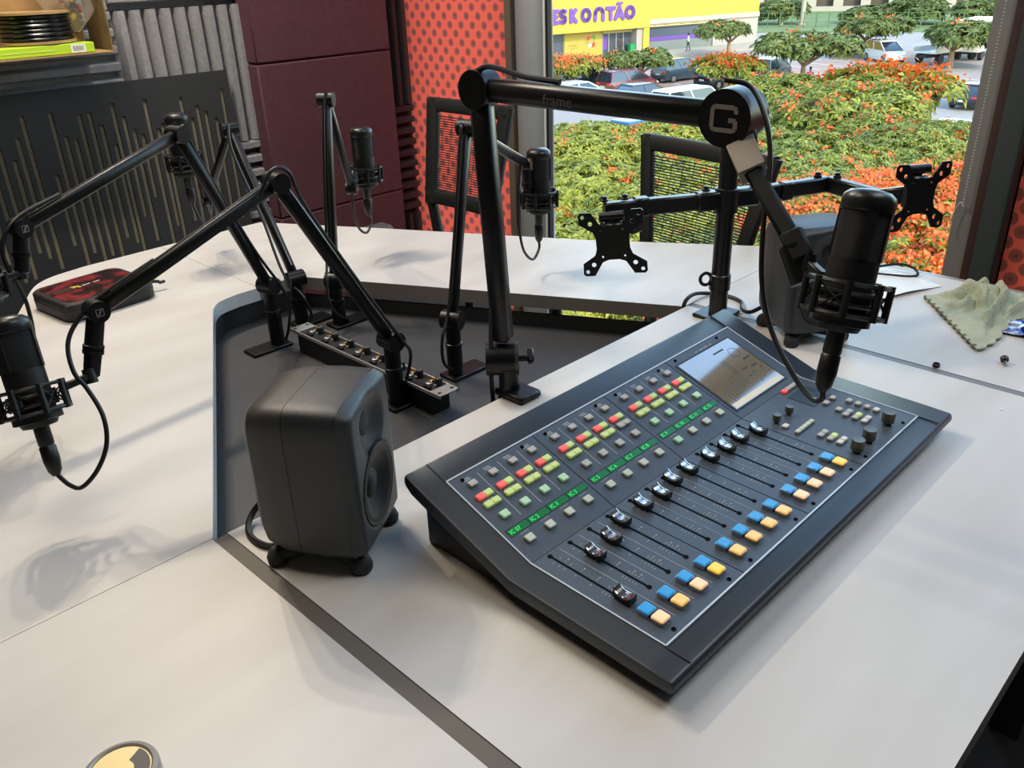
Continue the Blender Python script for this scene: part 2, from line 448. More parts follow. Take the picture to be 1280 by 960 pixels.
# ------------------------------------------------------------------ black slotted board standing in front of the foam
PX0, PX1, PZ0, PZ1, PY = 0.02, 1.672, -0.62, 0.322, 3.163
t = thing('slotted_acoustic_board', 'large black board with long vertical slots of uneven length, leaning on grey foam', 'wall panel', (0.85, PY, PZ0))
rnd = random.Random(4)
slots = [(0.799, 0.10, -0.286), (0.832, 0.158, -0.283), (0.868, 0.12, -0.197), (0.895, 0.188, -0.224), (0.925, 0.253, -0.269), (0.985, 0.05, -0.20), (1.014, 0.254, -0.283), (1.045, 0.171, -0.241), (1.075, 0.156, -0.31), (1.105, 0.234, -0.267),
         (1.139, 0.237, -0.28), (1.171, 0.190, -0.215), (1.204, 0.12, -0.241), (1.222, 0.256, -0.30), (1.252, 0.209, -0.153), (1.279, 0.16, -0.25), (1.306, 0.14, -0.09), (1.338, 0.255, -0.28), (1.368, 0.15, -0.213), (1.386, 0.165, -0.30),
         (1.44, 0.12, -0.21), (1.472, 0.247, -0.27), (1.503, 0.169, -0.25), (1.530, 0.211, -0.31), (1.560, 0.187, -0.22), (1.598, 0.156, -0.28), (1.638, 0.259, -0.24)]
x = 0.765
while x > 0.06:
    slots.append((x, 0.06+rnd.random()*0.2, -0.2-rnd.random()*0.13)); x -= rnd.uniform(0.03, 0.05)
slots.sort()
mb = MB(); sw = 0.0145; prev = PX0; th = 0.008
for (x, zt, zb) in slots:
    a, b = x-sw/2, x+sw/2
    mb.box(((prev+a)/2, PY, (PZ0+PZ1)/2), (a-prev, th, PZ1-PZ0))
    mb.box((x, PY, (zt+PZ1)/2), (sw, th, PZ1-zt)); mb.box((x, PY, (zb+PZ0)/2), (sw, th, zb-PZ0))
    prev = b
mb.box(((prev+PX1)/2, PY, (PZ0+PZ1)/2), (PX1-prev, th, PZ1-PZ0))
mb.build('board', MATS['panel_black'], t, smooth=False)
MB().box(((PX0+PX1)/2, PY+th/2+0.002, (PZ0+PZ1)/2-0.002), (PX1-PX0-0.004, 0.004, PZ1-PZ0-0.004)).build('backing_felt', MATS['slot_olive'], t)
MB().box(((PX0+PX1)/2, PY+0.01, (FLOOR+PZ0)/2), (PX1-PX0, 0.03, PZ0-FLOOR)).build('plinth', MATS['panel_black'], t)
# ------------------------------------------------------------------ open carton on a wall shelf, with its contents
mat('kraft', '#a8895c', 0.85, noise=(25, 0.1)); mat('kraft_dark', '#7d6a45', 0.85, noise=(25, 0.12)); mat('lime', '#b4d62a', 0.5)
mat('label_white', '#e6e6dd', 0.6); mat('cable_black_shine', '#1a1c1d', 0.22)
CX1, CZ, CYF, CYB = 1.182, 0.437, 2.93, 3.17
t = thing('wall_shelf', 'narrow grey shelf on the foam wall carrying an open carton', 'shelf', (0.75, 3.2, CZ-0.014))
MB().box((0.72, (2.945+3.19)/2, CZ-0.004), (0.92, 0.245, 0.004)).build('board', MATS['foam_grey'], t)
MB().box((0.72, 3.18, CZ-0.011), (0.92, 0.02, 0.010)).build('wall_rail', MATS['foam_grey'], t)
t = thing('cardboard_carton', 'open brown cardboard carton on the wall shelf, full of cable spools', 'box', (0.8, 3.05, CZ))
k = 0.004
MB().box((0.78, (CYF+CYB)/2, CZ+0.001), (0.80, CYB-CYF, k)).build('bottom_panel', MATS['kraft'], t)
MB().bar((CX1-0.004, CYF, CZ+0.15), (CX1-0.004+0.028, CYB, CZ+0.15), k, 0.30).build('side_panel', MATS['kraft_dark'], t)
MB().box((0.39, (CYF+CYB)/2, CZ+0.15), (k, CYB-CYF, 0.30)).build('side_panel', MATS['kraft'], t)
MB().box((0.79, CYB-0.003, CZ+0.15), (0.79, k, 0.30)).build('back_panel', MATS['kraft'], t)
t = thing('lime_box', 'flat lime green box with a white barcode label at the carton front', 'box', (0.85, 2.96, CZ+0.004))
MB().box((0.845, 2.968, CZ+0.0185), (0.56, 0.06, 0.029), b=0.002).build('box_body', MATS['lime'], t)
MB().box((1.075, 2.9372, CZ+0.0185), (0.045, 0.0008, 0.024)).build('barcode_label', MATS['label_white'], t)
bm_ = MB(); rnd = random.Random(2)
for i in range(14): bm_.box((1.060+i*0.0023, 2.9366, CZ+0.0185), (0.0006+0.0008*rnd.random(), 0.0006, 0.014))
bm_.build('barcode', mat('ink_grey', '#77777c', 0.7), t, kind='stuff')
bm_ = MB().box((0.93, 2.9374, CZ+0.0175), (0.16, 0.0006, 0.003)); bm_.box((0.80, 2.9374, CZ+0.0175), (0.06, 0.0006, 0.004))
bm_.build('print', mat('pale_lime', '#d2e66c', 0.5), t, kind='stuff')
sz = CZ+0.036
t = thing('cable_spool', 'kraft cable spool wound with shiny black cable inside the carton', 'spool', (1.000, 3.045, sz))
for z in (0.0, 0.083): MB().cyl((1.000, 3.048, sz+z), (1.000, 3.048, sz+z+0.007), 0.112, 40).build('flange', MATS['kraft'], t)
for i in range(6):
    mb = MB(); rr = 0.098+0.002*(i % 2)
    mb.tube([(1.000+rr*math.cos(a), 3.048+rr*math.sin(a), sz+0.0145+i*0.0125) for a in [2*PI*q/40 for q in range(41)]], 0.0063, 8)
    mb.build('cable_turn', MATS['cable_black_shine'], t)
MB().cyl((1.000, 3.048, sz+0.007), (1.000, 3.048, sz+0.083), 0.09, 24).build('core', MATS['kraft_dark'], t)
for q in range(2):   # stands under the spool so that it clears the lime box
    pass
t2 = thing('kraft_block', 'brown cardboard packing block under the cable spool', 'box', (0.84, 3.08, CZ+0.004))
MB().box((0.84, 3.085, CZ+0.0195), (0.5, 0.16, 0.031)).build('block', MATS['kraft_dark'], t2)
def mat_bag():
    m = mat('clear_plastic', '#d8d8d4', 0.12, spec=0.8); n = m.node_tree; b = n.nodes['Principled BSDF']
    tr = n.nodes.new('ShaderNodeBsdfTransparent'); mx = n.nodes.new('ShaderNodeMixShader'); mx.inputs[0].default_value = 0.28
    out = [q for q in n.nodes if q.type == 'OUTPUT_MATERIAL'][0]
    n.links.new(tr.outputs[0], mx.inputs[1]); n.links.new(b.outputs[0], mx.inputs[2]); n.links.new(mx.outputs[0], out.inputs[0]); return m
t = thing('plastic_bag', 'clear plastic bag of small red and gold bits on the spool', 'bag', (1.06, 3.03, sz+0.02))
mb = MB(); rnd = random.Random(7); rings = []
for i in range(13):
    u = i/12; z = CZ+0.065+u*0.22; r = 0.012+0.085*math.sin(min(1, u*1.5)*PI/2)
    rings.append([(1.118-0.02*u+r*1.15*math.cos(a)*(1+0.10*rnd.uniform(-1, 1)), 3.03+r*0.75*math.sin(a)*(1+0.10*rnd.uniform(-1, 1)), z+0.006*rnd.uniform(-1, 1)) for a in [2*PI*j/22 for j in range(22)]])
mb.loft(rings); mb.build('film', mat_bag(), t, angle=60)
for nm, c, n_ in (('red_bits', '#c23a33', 26), ('gold_bits', '#d8b24a', 40), ('grey_bits', '#6f6a66', 40)):
    mb = MB()
    for i in range(n_):
        u = rnd.random(); a = rnd.random()*6.28; r = 0.055*math.sqrt(rnd.random())*min(1, 0.3+u*1.3)
        p = (1.118-0.02*u+r*math.cos(a), 3.03+r*0.6*math.sin(a), CZ+0.10+u*0.17)
        mb.box((0, 0, 0), (0.012*rnd.uniform(.5, 1.6), 0.008, 0.012*rnd.uniform(.5, 1.6)), Matrix.Translation(p) @ Euler((rnd.random()*3, rnd.random()*3, 0)).to_matrix().to_4x4())
    mb.build(nm, mat(nm, c, 0.35), t, kind='stuff')
# ------------------------------------------------------------------ the table
mat('laminate', '#cfccc8', 0.46, two=('#c6c2bd', 3.0, 0.35, 0.65), aniso=(1.0, 4.0, 1.0), spec=0.5)
mat('table_edge', '#8c877f', 0.28)
mat('edge_white', '#dfe4e6', 0.22, coat=0.4); mat('inlay', '#5f5850', 0.6)
mat('pit_grey', '#36373a', 0.6, noise=(8, 0.06))
mat('pit_dark', '#2a2b2d', 0.6)
mat('table_frame', '#2c2d2f', 0.6)
tbl = thing('studio_table', 'large off-white many-sided studio table with a sunken grey centre', 'table', (0.9, 1.0, FLOOR))
TT = 0.030
def panel(pts, edge='table_edge'):
    mb = MB(); mb.prism(pts, -TT, 0.0, side=1)
    return mb.build('tabletop_panel', [MATS['laminate'], MATS[edge]], tbl, smooth=False)
g = 0.0009
pitarc = [(0.760+0.0, 1.668)] 
# rounded far-left corner of the pit: between the 60 degree side and the far side
pc = smooth_pts([(0.742, 1.640, 0), (0.765, 1.680, 0), (0.795, 1.708, 0), (0.842, 1.720, 0)], 4)
pc = [(p.x, p.y) for p in pc]
oc = smooth_pts([(0.44, 1.937, 0), (0.500, 2.050, 0), (0.555, 2.150, 0), (0.610, 2.195, 0), (0.70, 2.215, 0)], 4)
oc = [(p.x, p.y) for p in oc]
panel([(0.372, 0.10), (1.423, 0.10), (1.423, 0.9085), (0.372, 0.9085)])
panel([(-0.16, 0.10), (0.3515, 0.10), (0.3515, 0.9115), (-0.16, 0.9115)])
panel([(1.4405, 0.10), (1.915, 0.10), (1.915, 0.9095), (1.4405, 0.9095)])
panel([(-0.16, 0.9125), (0.3535, 0.9125)]+pc+[(0.8995, 1.7205), (0.8995, 2.222)]+oc[::-1]+[(-0.16, 0.93)], 'edge_white')
panel([(0.9005, 1.7205), (1.0, 1.7205), (1.414, 0.9105), (1.905, 0.9105), (1.905, 0.95), (1.862, 1.018), (1.640, 1.385), (1.386, 1.88), (1.20, 2.222), (0.9005, 2.222)])
MB().box((0.3617, 0.504, -0.0148), (0.0190, 0.808, 0.028)).build('inlay_strip', MATS['inlay'], tbl)
MB().box((1.4317, 0.504, -0.0146), (0.0160, 0.808, 0.028)).build('inlay_strip', mat('inlay_pale', '#77787a', 0.5), tbl, label='paler grey inlay strip')
MB().box((1.9235, 0.50, -0.014), (0.016, 0.82, 0.028), b=0.002).build('edge_strip', MATS['table_edge'], tbl)
PZ = -0.078
MB().prism([(0.30, 0.86), (1.46, 0.86), (1.04, 1.78), (0.74, 1.78)], PZ-0.02, PZ).build('pit_floor', MATS['pit_grey'], tbl, smooth=False)
def pitwall(a, b, z1):
    MB().bar((a[0], a[1], (PZ+z1)/2), (b[0], b[1], (PZ+z1)/2), 0.008, z1-PZ).build('pit_wall', MATS['pit_dark'], tbl, smooth=False)
pitwall((0.342, 0.912), (0.750, 1.674), -TT); pitwall((0.750, 1.674), (0.80, 1.727), -TT); pitwall((0.80, 1.727), (1.006, 1.729), -TT)
pitwall((1.010, 1.728), (1.424, 0.914), -0.047)
for (x, y) in ((0.0, 0.2), (0.0, 0.85), (1.75, 0.2), (1.72, 0.80), (0.62, 2.05), (1.12, 2.05), (0.9, 0.3)):
    MB().box((x, y, (FLOOR-TT)/2), (0.06, 0.06, -FLOOR-TT)).build('leg', MATS['table_frame'], tbl)

# ------------------------------------------------------------------ the mixing console
mat('console_black', '#272f38', 0.38, noise=(400, 0.06), spec=0.5)
mat('console_panel', '#434b55', 0.42, noise=(300, 0.05))
mat('console_dark', '#15181b', 0.5)
mat('trim_white', '#c3c9cc', 0.35, metal=0.2)
mat('line_grey', '#979ea4', 0.6)
mat('print_grey', '#a3a9ae', 0.7)
mat('key_grey', '#b4b2ac', 0.45); mat('key_white', '#d6d4cc', 0.45)
mat('key_red', '#f06a64', 0.4, emit=('#ff5650', 0.38)); mat('key_lime', '#c3d38c', 0.4, emit=('#c3e060', 0.18))
mat('key_green', '#b5d3b4', 0.4, emit=('#7ee08c', 0.10)); mat('key_pale', '#c4cbb9', 0.45)
mat('display_green', '#0b5a2e', 0.3, emit=('#0a8a40', 0.22)); mat('segment_green', '#2fe05a', 0.4, emit=('#35ff62', 0.55))
mat('key_blue', '#3d94cc', 0.22, emit=('#2a90d8', 0.25)); mat('key_amber', '#f0c07a', 0.25, emit=('#ffb850', 0.40)); mat('key_amber_pale', '#f2c9a0', 0.25, emit=('#ffc58a', 0.42)); mat('key_yellow', '#f2c650', 0.25, emit=('#ffc030', 0.45))
mat('chrome_dark', '#cbc5c1', 0.14, metal=1.0); mat('fader_black', '#111214', 0.35)
mat('knob_olive', '#6a675e', 0.32, metal=0.7); mat('screw_black', '#040405', 0.8, spec=0.1)
mat('screen_dark', '#0d0f12', 0.12, coat=0.6)
CX = 0.552
Bk, Br, Fr = V((0, 0.676, 0.0895)), V((0, 0.537, 0.0395)), V((0, 0.353, 0.035))
su = (Br-Bk).normalized(); nu = V((0, -su.z, su.y)); nu = nu if nu.z > 0 else -nu
sl = (Fr-Br).normalized(); nl = V((0, -sl.z, sl.y)); nl = nl if nl.z > 0 else -nl
def UP(u, s, h=0.0): p = Bk+su*s+nu*h; return V((CX+u, p.y, p.z))
def LO(u, s, h=0.0): p = Br+sl*s+nl*h; return V((CX+u, p.y, p.z))
def FU(u, s, h=0.0): return frame(UP(u, s, h), V((1, 0, 0)), -su, nu)     # local axes: x = along the desk, y = away from the operator, z = out
def FL(u, s, h=0.0): return frame(LO(u, s, h), V((1, 0, 0)), -sl, nl)
con = thing('mixing_console', 'black twelve-fader broadcast mixing console with lit coloured keys and a screen', 'mixing console', (CX+0.315, 0.51, 0.0))
prof = [(0.712, 0.1025), (0.676, 0.0895), (0.537, 0.0395), (0.353, 0.035), (0.321, 0.0335), (0.318, 0.025), (0.322, 0.017), (0.353, 0.0165), (0.537, 0.0195), (0.676, 0.068), (0.702, 0.0775), (0.714, 0.088)]
mb = MB(); mb.loft([[(CX+u, y, z) for y, z in prof] for u in (-0.036, 0.678)])
mb.build('top_shell', MATS['console_black'], con, bevel=0.004)
body = [(0.698, 0.0), (0.698, 0.076), (0.676, 0.067), (0.537, 0.019), (0.362, 0.016), (0.362, 0.0)]
mb = MB(); mb.loft([[(CX+u, y, z) for y, z in body] for u in (-0.018, 0.660)])
mb.build('lower_body', MATS['console_dark'], con, bevel=0.003)
# seam between back bar, front bar and the side cheeks
for u in (-0.0012, 0.6312):
    mb = MB(); mb.bar(UP(u, -0.036, 0.0006), UP(u, 0.0, 0.0006), 0.0012, 0.0012, up=nu); mb.bar(LO(u, 0.184, 0.0006), LO(u, 0.214, 0.0006), 0.0012, 0.0012, up=nl)
    mb.build('cheek_seam', MATS['console_dark'], con)
# pale inlaid line round the working surface
mb = MB(); W = 0.630
mb.bar(UP(0, 0, 0.0008), UP(W, 0, 0.0008), 0.0022, 0.0022, up=nu); mb.bar(LO(0, 0.184, 0.0008), LO(W, 0.184, 0.0008), 0.0022, 0.0022, up=nl)
for u in (0.0, W):
    mb.bar(UP(u, 0, 0.0008), UP(u, 0.1478, 0.0008), 0.0020, 0.0022, up=nu); mb.bar(LO(u, 0, 0.0008), LO(u, 0.184, 0.0008), 0.0020, 0.0022, up=nl)
mb.build('inlaid_line', MATS['trim_white'], con)

cache = {}
def piece(name, key, M, mats, parent, make, label=None, **kw):
    """a part placed by a matrix; alike parts share one mesh"""
    if key not in cache:
        cache[key] = make().mesh(name, mats, **kw)
    o = bpy.data.objects.new(name, cache[key]); COL.objects.link(o); o.parent = parent
    L = WM[parent.name].inverted() @ M
    o.matrix_local = L; WM[o.name] = WM[parent.name].copy()
    if label: o['label'] = label
    return o
def key_mb(w_, d_, h_=0.0045): return lambda: MB().box((0, 0, h_/2), (w_, d_, h_), b=0.0011)

T0 = 0.0014
seg_txt = ['IC 07', 'IC 2', 'IC 3', 'IC 3', 'IC 5', 'IC 6', 'IC 7', 'IC 8', 'IC 9', 'IC 10', 'IC 11', 'IC 12']
caps_s = [0.1135, 0.0455, 0.0405, 0.0275, 0.0275, 0.0305, 0.0225, 0.0235, 0.0275, 0.0315, 0.0305, 0.0395]
ambers = ['key_amber_pale', 'key_amber', 'key_amber_pale', 'key_yellow', 'key_amber', 'key_amber', 'key_amber', 'key_amber', 'key_amber_pale', 'key_amber_pale', 'key_amber_pale', 'key_yellow']
def fader_mb():
    mb = MB()
    n = 12; top = []; L = 0.0235
    for i in range(n+1):
        t = -1+2*i/n; y = t*L/2
        z = 0.0085+0.0050*abs(t)**2.2
        top.append((y, z))
    ring = lambda x: [(x, -L/2-0.001, 0.002)]+[(x, y, z) for y, z in top]+[(x, L/2+0.001, 0.002)]
    low = lambda x: [(x, -L/2, 0.002)]+[(x, y, z-0.0022) for y, z in top]+[(x, L/2, 0.002)]
    mb.cur = 0; mb.loft([low(-0.0056), low(0.0056)])
    hi = lambda x, dz: [(x, y, z-0.0022) for y, z in top]+[(x, y, z+dz) for y, z in top[::-1]]
    mb.cur = 1; mb.loft([hi(-0.0060, 0), hi(-0.0048, 0.0002), hi(-0.0044, -0.0010), hi(0.0044, -0.0010), hi(0.0048, 0.0002), hi(0.0060, 0)])
    mb.box((0, 0, 0.0), (0.002, 0.012, 0.008))
    return mb
def tile_mb():
    mb = MB(); pts = rrect(0.0166, 0.0160, 0.0028, 3)
    mb.cur = 1; mb.prism(pts, 0.0, 0.0048)
    mb.cur = 0; a = rrect(0.0158, 0.0152, 0.0026, 3); b = rrect(0.0136, 0.0130, 0.002, 3)
    mb.loft([[(x, y, 0.0048) for x, y in a], [(x, y, 0.0062) for x, y in a], [(x, y, 0.0072) for x, y in b]])
    return mb
for mi in range(3):
    u0 = 0.0012+mi*0.1497; u1 = u0+0.1483
    mb = MB()
    mb.box((0, 0, 0), (u1-u0, 0.1455, T0*2), FU((u0+u1)/2, 0.0747, 0))
    mb.box((0, 0, 0), (u1-u0, 0.1815, T0*2), FL((u0+u1)/2, 0.0917, 0))
    mod = mb.build('channel_module', MATS['console_panel'], con, smooth=False)
    lines = MB(); prints = MB(); slotsm = MB()
    for k in range(4):
        ch = mi*4+k; u = u0+0.0228+0.0350*k
        P = lambda nm, key, M, mt, mk, **kw: piece(nm, key, M, MATS[mt] if isinstance(mt, str) else [MATS[q] for q in mt], mod, mk, **kw)
        P('button', 'bg', FU(u, 0.021, T0), 'key_grey', key_mb(0.0125, 0.0088))
        P('button', 'br', FU(u-0.0062, 0.0425, T0), 'key_red', key_mb(0.0122, 0.0088), label='red lit key')
        P('button', 'bl', FU(u+0.0062, 0.0425, T0), 'key_lime', key_mb(0.0122, 0.0088), label='lime lit key')
        lm = 'key_grey' if ch == 7 else 'key_lime'
        for s_ in (-1, 1): P('button', 'b2'+lm, FU(u+s_*0.0062, 0.0567, T0), lm, key_mb(0.0122, 0.0088))
        gm = 'key_grey' if 4 <= ch <= 7 else 'key_green'
        P('button', 'b3'+gm, FU(u, 0.0785, T0), gm, key_mb(0.0125, 0.0105))
        pm = 'key_green' if ch == 8 else 'key_pale'
        P('button', 'b4'+pm, FU(u, 0.1215, T0), pm, key_mb(0.0125, 0.0105))
        d = P('display', 'dsp', FU(u, 0.1020, T0), ['display_green', 'console_dark'], lambda: (lambda m_: (setattr(m_, 'cur', 1), m_.box((0, 0, 0.0002), (0.0345, 0.0118, 0.0004)), setattr(m_, 'cur', 0), m_.box((0, -0.0006, 0.0005), (0.0325, 0.0092, 0.0004)), m_)[-1])(MB()), label='green lit display')
        tm = text_mb(seg_txt[ch], 0.0078, FU(u-0.0145, 0.1028, T0+0.0008), 0.0001, 'LEFT')
        o = tm.build('display_text', MATS['segment_green'], mod, smooth=False)
        text_mb('SOURCE', 0.0036, FU(u+0.002, 0.1105, T0+0.0002), 0.00005, mb=prints)
        for q in range(2): prints.box((0, 0, 0), (0.011, 0.0012, 0.0002), FU(u-0.001+q*0.001, 0.0095+q*0.0028, T0+0.0001))
        prints.box((0, 0, 0), (0.016, 0.0010, 0.0002), FU(u, 0.0496, T0+0.0001))
        if k < 3:
            ul = u+0.0178
            lines.bar(UP(ul, 0.010, T0), UP(ul, 0.090, T0), 0.0010, 0.0004, up=nu); lines.bar(LO(ul, 0.006, T0), LO(ul, 0.166, T0), 0.0008, 0.0004, up=nl)
        slotsm.bar(LO(u, 0.008, T0), LO(u, 0.119, T0), 0.0030, 0.0005, up=nl)
        for s_ in (0.0075, 0.1205): slotsm.cyl(LO(u, s_, T0-0.0004), LO(u, s_, T0+0.0008), 0.0031, 12)
        for q, s_ in enumerate((0.018, 0.026, 0.034, 0.050, 0.072, 0.089, 0.0935, 0.098, 0.1025, 0.107)):
            wl = 0.0042 if q in (2, 4, 6) else 0.003
            for sg in (-1, 1): prints.box((0, 0, 0), (wl, 0.0006, 0.0002), FL(u+sg*0.0058, s_, T0+0.0001))
            if q in (1, 3, 4, 6, 8): prints.box((0, 0, 0), (0.0022, 0.0016, 0.0002), FL(u+0.0105, s_, T0+0.0001))
        P('fader_cap', 'fdr'+str(ch > 2), FL(u, caps_s[ch], T0), ['fader_black', 'chrome_dark'], fader_mb, angle=30)
        P('key_tile', 'tb', FL(u+0.001, 0.1415, T0), ['key_blue', 'chrome_dark'], tile_mb, label='blue lit key')
        P('key_tile', 'ta'+ambers[ch], FL(u+0.001, 0.1595, T0), [ambers[ch], 'chrome_dark'], tile_mb, label='amber lit key')
    lines.build('divider_line', MATS['line_grey'], mod, smooth=False)
    prints.build('scale_print', MATS['print_grey'], mod, smooth=False, kind='stuff')
    slotsm.build('fader_slot', MATS['screw_black'], mod)
    for uu in (0.023, 0.128):
        piece('screw', 'scr', FL(u0+uu, 0.1765, T0), MATS['screw_black'], mod, lambda: MB().lathe([(0.0026, -0.0004), (0.0026, 0.001), (0.0016, 0.0012), (0.0014, 0.0004)], n=12))
        piece('screw', 'scr', FU(u0+uu-0.006 if uu < 0.1 else u0+uu-0.006, 0.009, T0), MATS['screw_black'], mod, lambda: None)
# master module with the screen
u0, u1 = 0.4505, 0.6288
mb = MB(); mb.box((0, 0, 0), (u1-u0, 0.1455, T0*2), FU((u0+u1)/2, 0.0747, 0)); mb.box((0, 0, 0), (u1-u0, 0.1815, T0*2), FL((u0+u1)/2, 0.0917, 0))
mod = mb.build('master_module', MATS['console_panel'], con, smooth=False)
piece('screen_bezel', 'bez', FU(0.531, 0.0757, T0), MATS['console_dark'], mod, lambda: MB().box((0, 0, 0.0004), (0.150, 0.1195, 0.0008)))
def mat_screen():
    m = mat('screen_lit', '#14171a', 0.06, spec=1.0, coat=1.0, emit=('#9a8f78', 0.5)); m.node_tree.nodes['Principled BSDF'].inputs['Coat IOR'].default_value = 2.5; m.node_tree.nodes['Principled BSDF'].inputs['Coat Roughness'].default_value = 0.05; return m
scr = piece('screen', 'scrn', FU(0.531, 0.0757, T0+0.0008), mat_screen(), mod, lambda: MB().box((0, 0, 0.0003), (0.142, 0.113, 0.0006)), label='lit touch screen')
ui = MB(); h = T0+0.0015
def ub(u, s, w_, d_): ui.box((0, 0, 0), (w_, d_, 0.0002), FU(u, s, h))
for (u, s, w_, d_) in ((0.553, 0.033, 0.028, 0.003), (0.586, 0.067, 0.018, 0.0038), (0.582, 0.085, 0.016, 0.0032), (0.589, 0.094, 0.008, 0.002), (0.559, 0.082, 0.015, 0.003), (0.566, 0.096, 0.009, 0.0025), (0.552, 0.098, 0.009, 0.0025), (0.595, 0.107, 0.002, 0.002), (0.575, 0.111, 0.002, 0.002), (0.561, 0.115, 0.003, 0.002)): ub(u, s, w_, d_)
for q in range(9): ub(0.476+q*0.0075, 0.108-q*0.0022, 0.0009, 0.030)
for q in range(2): ub(0.535+q*0.006, 0.068, 0.0009, 0.034)
for a in range(28):
    t = 2*PI*a/28; ui.box((0, 0, 0), (0.0026, 0.0006, 0.0002), FU(0.578+0.0105*math.cos(t), 0.048+0.0105*math.sin(t), h) @ Matrix.Rotation(-t+PI/2, 4, 'Z'))
ui.build('screen_graphics', mat('ui_dark', '#2c2a26', 0.3), mod, smooth=False, kind='stuff')
MB().box((0, 0, 0), (0.138, 0.009, 0.0002), FU(0.531, 0.1265, h)).build('screen_footer', mat('ui_pale', '#c8bfae', 0.3, emit=('#c8bda0', 0.35)), mod, smooth=False)
pr_ = MB()
for q, wd in enumerate((0.006, 0.010, 0.012, 0.005)): pr_.box((0, 0, 0), (wd, 0.0016, 0.0002), FU(0.520+q*0.013, 0.0125, T0+0.0001))
pr_.build('maker_print', MATS['print_grey'], mod, smooth=False)
for uu in (0.468, 0.585): piece('screw', 'scr', FU(uu, 0.008, T0), MATS['screw_black'], mod, lambda: None)
for uu, ss in ((0.596, 0.1765), (0.472, 0.1765)): piece('screw', 'scr', FL(uu, ss, T0), MATS['screw_black'], mod, lambda: None)
def kb(u, s, m_='key_grey', w_=0.0105, d_=0.0085): piece('button', 'mk'+m_+str(w_), FL(u, s, T0), MATS[m_], mod, key_mb(w_, d_))
piece('button', 'mkred', FL(0.566, 0.006, T0), MATS['key_red'], mod, key_mb(0.011, 0.008), label='red lit key')
for q in range(3): kb(0.577+q*0.0095, 0.006, 'key_grey', 0.0092, 0.008)
piece('small_display', 'sd', FL(0.581, 0.040, T0), MATS['console_black'], mod, lambda: MB().box((0, 0, 0.0003), (0.054, 0.043, 0.0008)))
kb(0.574, 0.070); kb(0.596, 0.070)
for q in range(4): kb(0.604, 0.092+q*0.014, 'key_white' if q == 3 else 'key_grey')
kb(0.568, 0.093)
for q in range(3):
    kb(0.5605, 0.107+q*0.0142, 'key_white' if q == 2 else 'key_grey'); kb(0.5722, 0.107+q*0.0142, ('key_grey', 'key_lime', 'key_white')[q])
    kb(0.481, 0.108+q*0.0142, 'key_white' if q == 2 else 'key_grey'); kb(0.4927, 0.108+q*0.0142, ('key_grey', 'key_lime', 'key_white')[q])
kb(0.470, 0.0595, 'key_white')
for q in range(5): kb(0.468+q*0.0098, 0.0800, 'key_pale', 0.0094, 0.007)
def knob_mb(r, h_):
    def f():
        mb = MB(); mb.lathe([(r*0.62, 0), (r*0.62, 0.004), (r*0.98, 0.0045), (r, h_*0.93), (r*0.93, h_), (r*0.9, h_), (0.0001, h_*0.97)], n=28); return mb
    return f
for uu, ss in ((0.474, 0.043), (0.508, 0.044)): piece('knob', 'ksm', FL(uu, ss, T0), MATS['knob_olive'], mod, knob_mb(0.0062, 0.0135))
for uu, ss in ((0.476, 0.162), (0.513, 0.162), (0.578, 0.161)): piece('knob', 'kbig', FL(uu, ss, T0), MATS['knob_olive'], mod, knob_mb(0.0092, 0.0195))
# ------------------------------------------------------------------ loudspeakers
mat('speaker_grey', '#2d3134', 0.42, bump=(900, 0.12)); mat('speaker_back', '#383736', 0.45, bump=(900, 0.12)); mat('speaker_dark', '#1b1d1f', 0.5); mat('grille_black', '#0c0d0e', 0.55)
mat('pod_rubber', '#232628', 0.7); mat('silver_print', '#5f6163', 0.4); mat('cord_black', '#121315', 0.45); mat('logo_grey', '#8b8580', 0.45)
def sring(hw, z0, z1, y, r, n=5):
    """rounded section, slightly bowed sides; x = +-hw, z from z0 to z1, at depth y"""
    p = []
    zc = (z0+z1)/2; hh = (z1-z0)/2
    for a in range(48):
        t = 2*PI*a/48; c, s = math.cos(t), math.sin(t); e = 2.0/r
        p.append((hw*math.copysign(abs(c)**e, c), y, zc+hh*math.copysign(abs(s)**e, s)))
    return p
def front_face(f, z0, z1, hw=0.0738, n=44, m=60):
    """baffle with rounded rim, dished tweeter guide and woofer recess"""
    zc, hh = (z0+z1)/2, (z1-z0)/2; vs = []; fs = []
    for i in range(n+1):
        for j in range(m+1):
            gx, gz = -1+2*i/n, -1+2*j/m; c = 0.22
            x = hw*gx*math.sqrt(1-c*gz*gz*gz*gz/2*gx*gx); z = zc+hh*gz*math.sqrt(1-c*gx*gx*gx*gx/2*gz*gz)
            ex = max(0, (abs(gx)-0.80)/0.20); ez = max(0, (abs(gz)-0.87)/0.13); e = min(1, math.hypot(ex, ez))
            y = -0.072+0.016*(1-math.sqrt(max(0, 1-e*e)))
            d = math.hypot(x, z-0.180); y += 0.0125*max(0, 1-(d/0.043)**2)**1.3 if d < 0.043 else 0
            d = math.hypot(x, z-0.096); y += 0.012*min(1, max(0, (0.0525-d)/0.003))
            vs.append((x, y, z))
    for i in range(n):
        for j in range(m): fs.append((i*(m+1)+j, i*(m+1)+j+1, (i+1)*(m+1)+j+1, (i+1)*(m+1)+j))
    f.add(vs, fs)
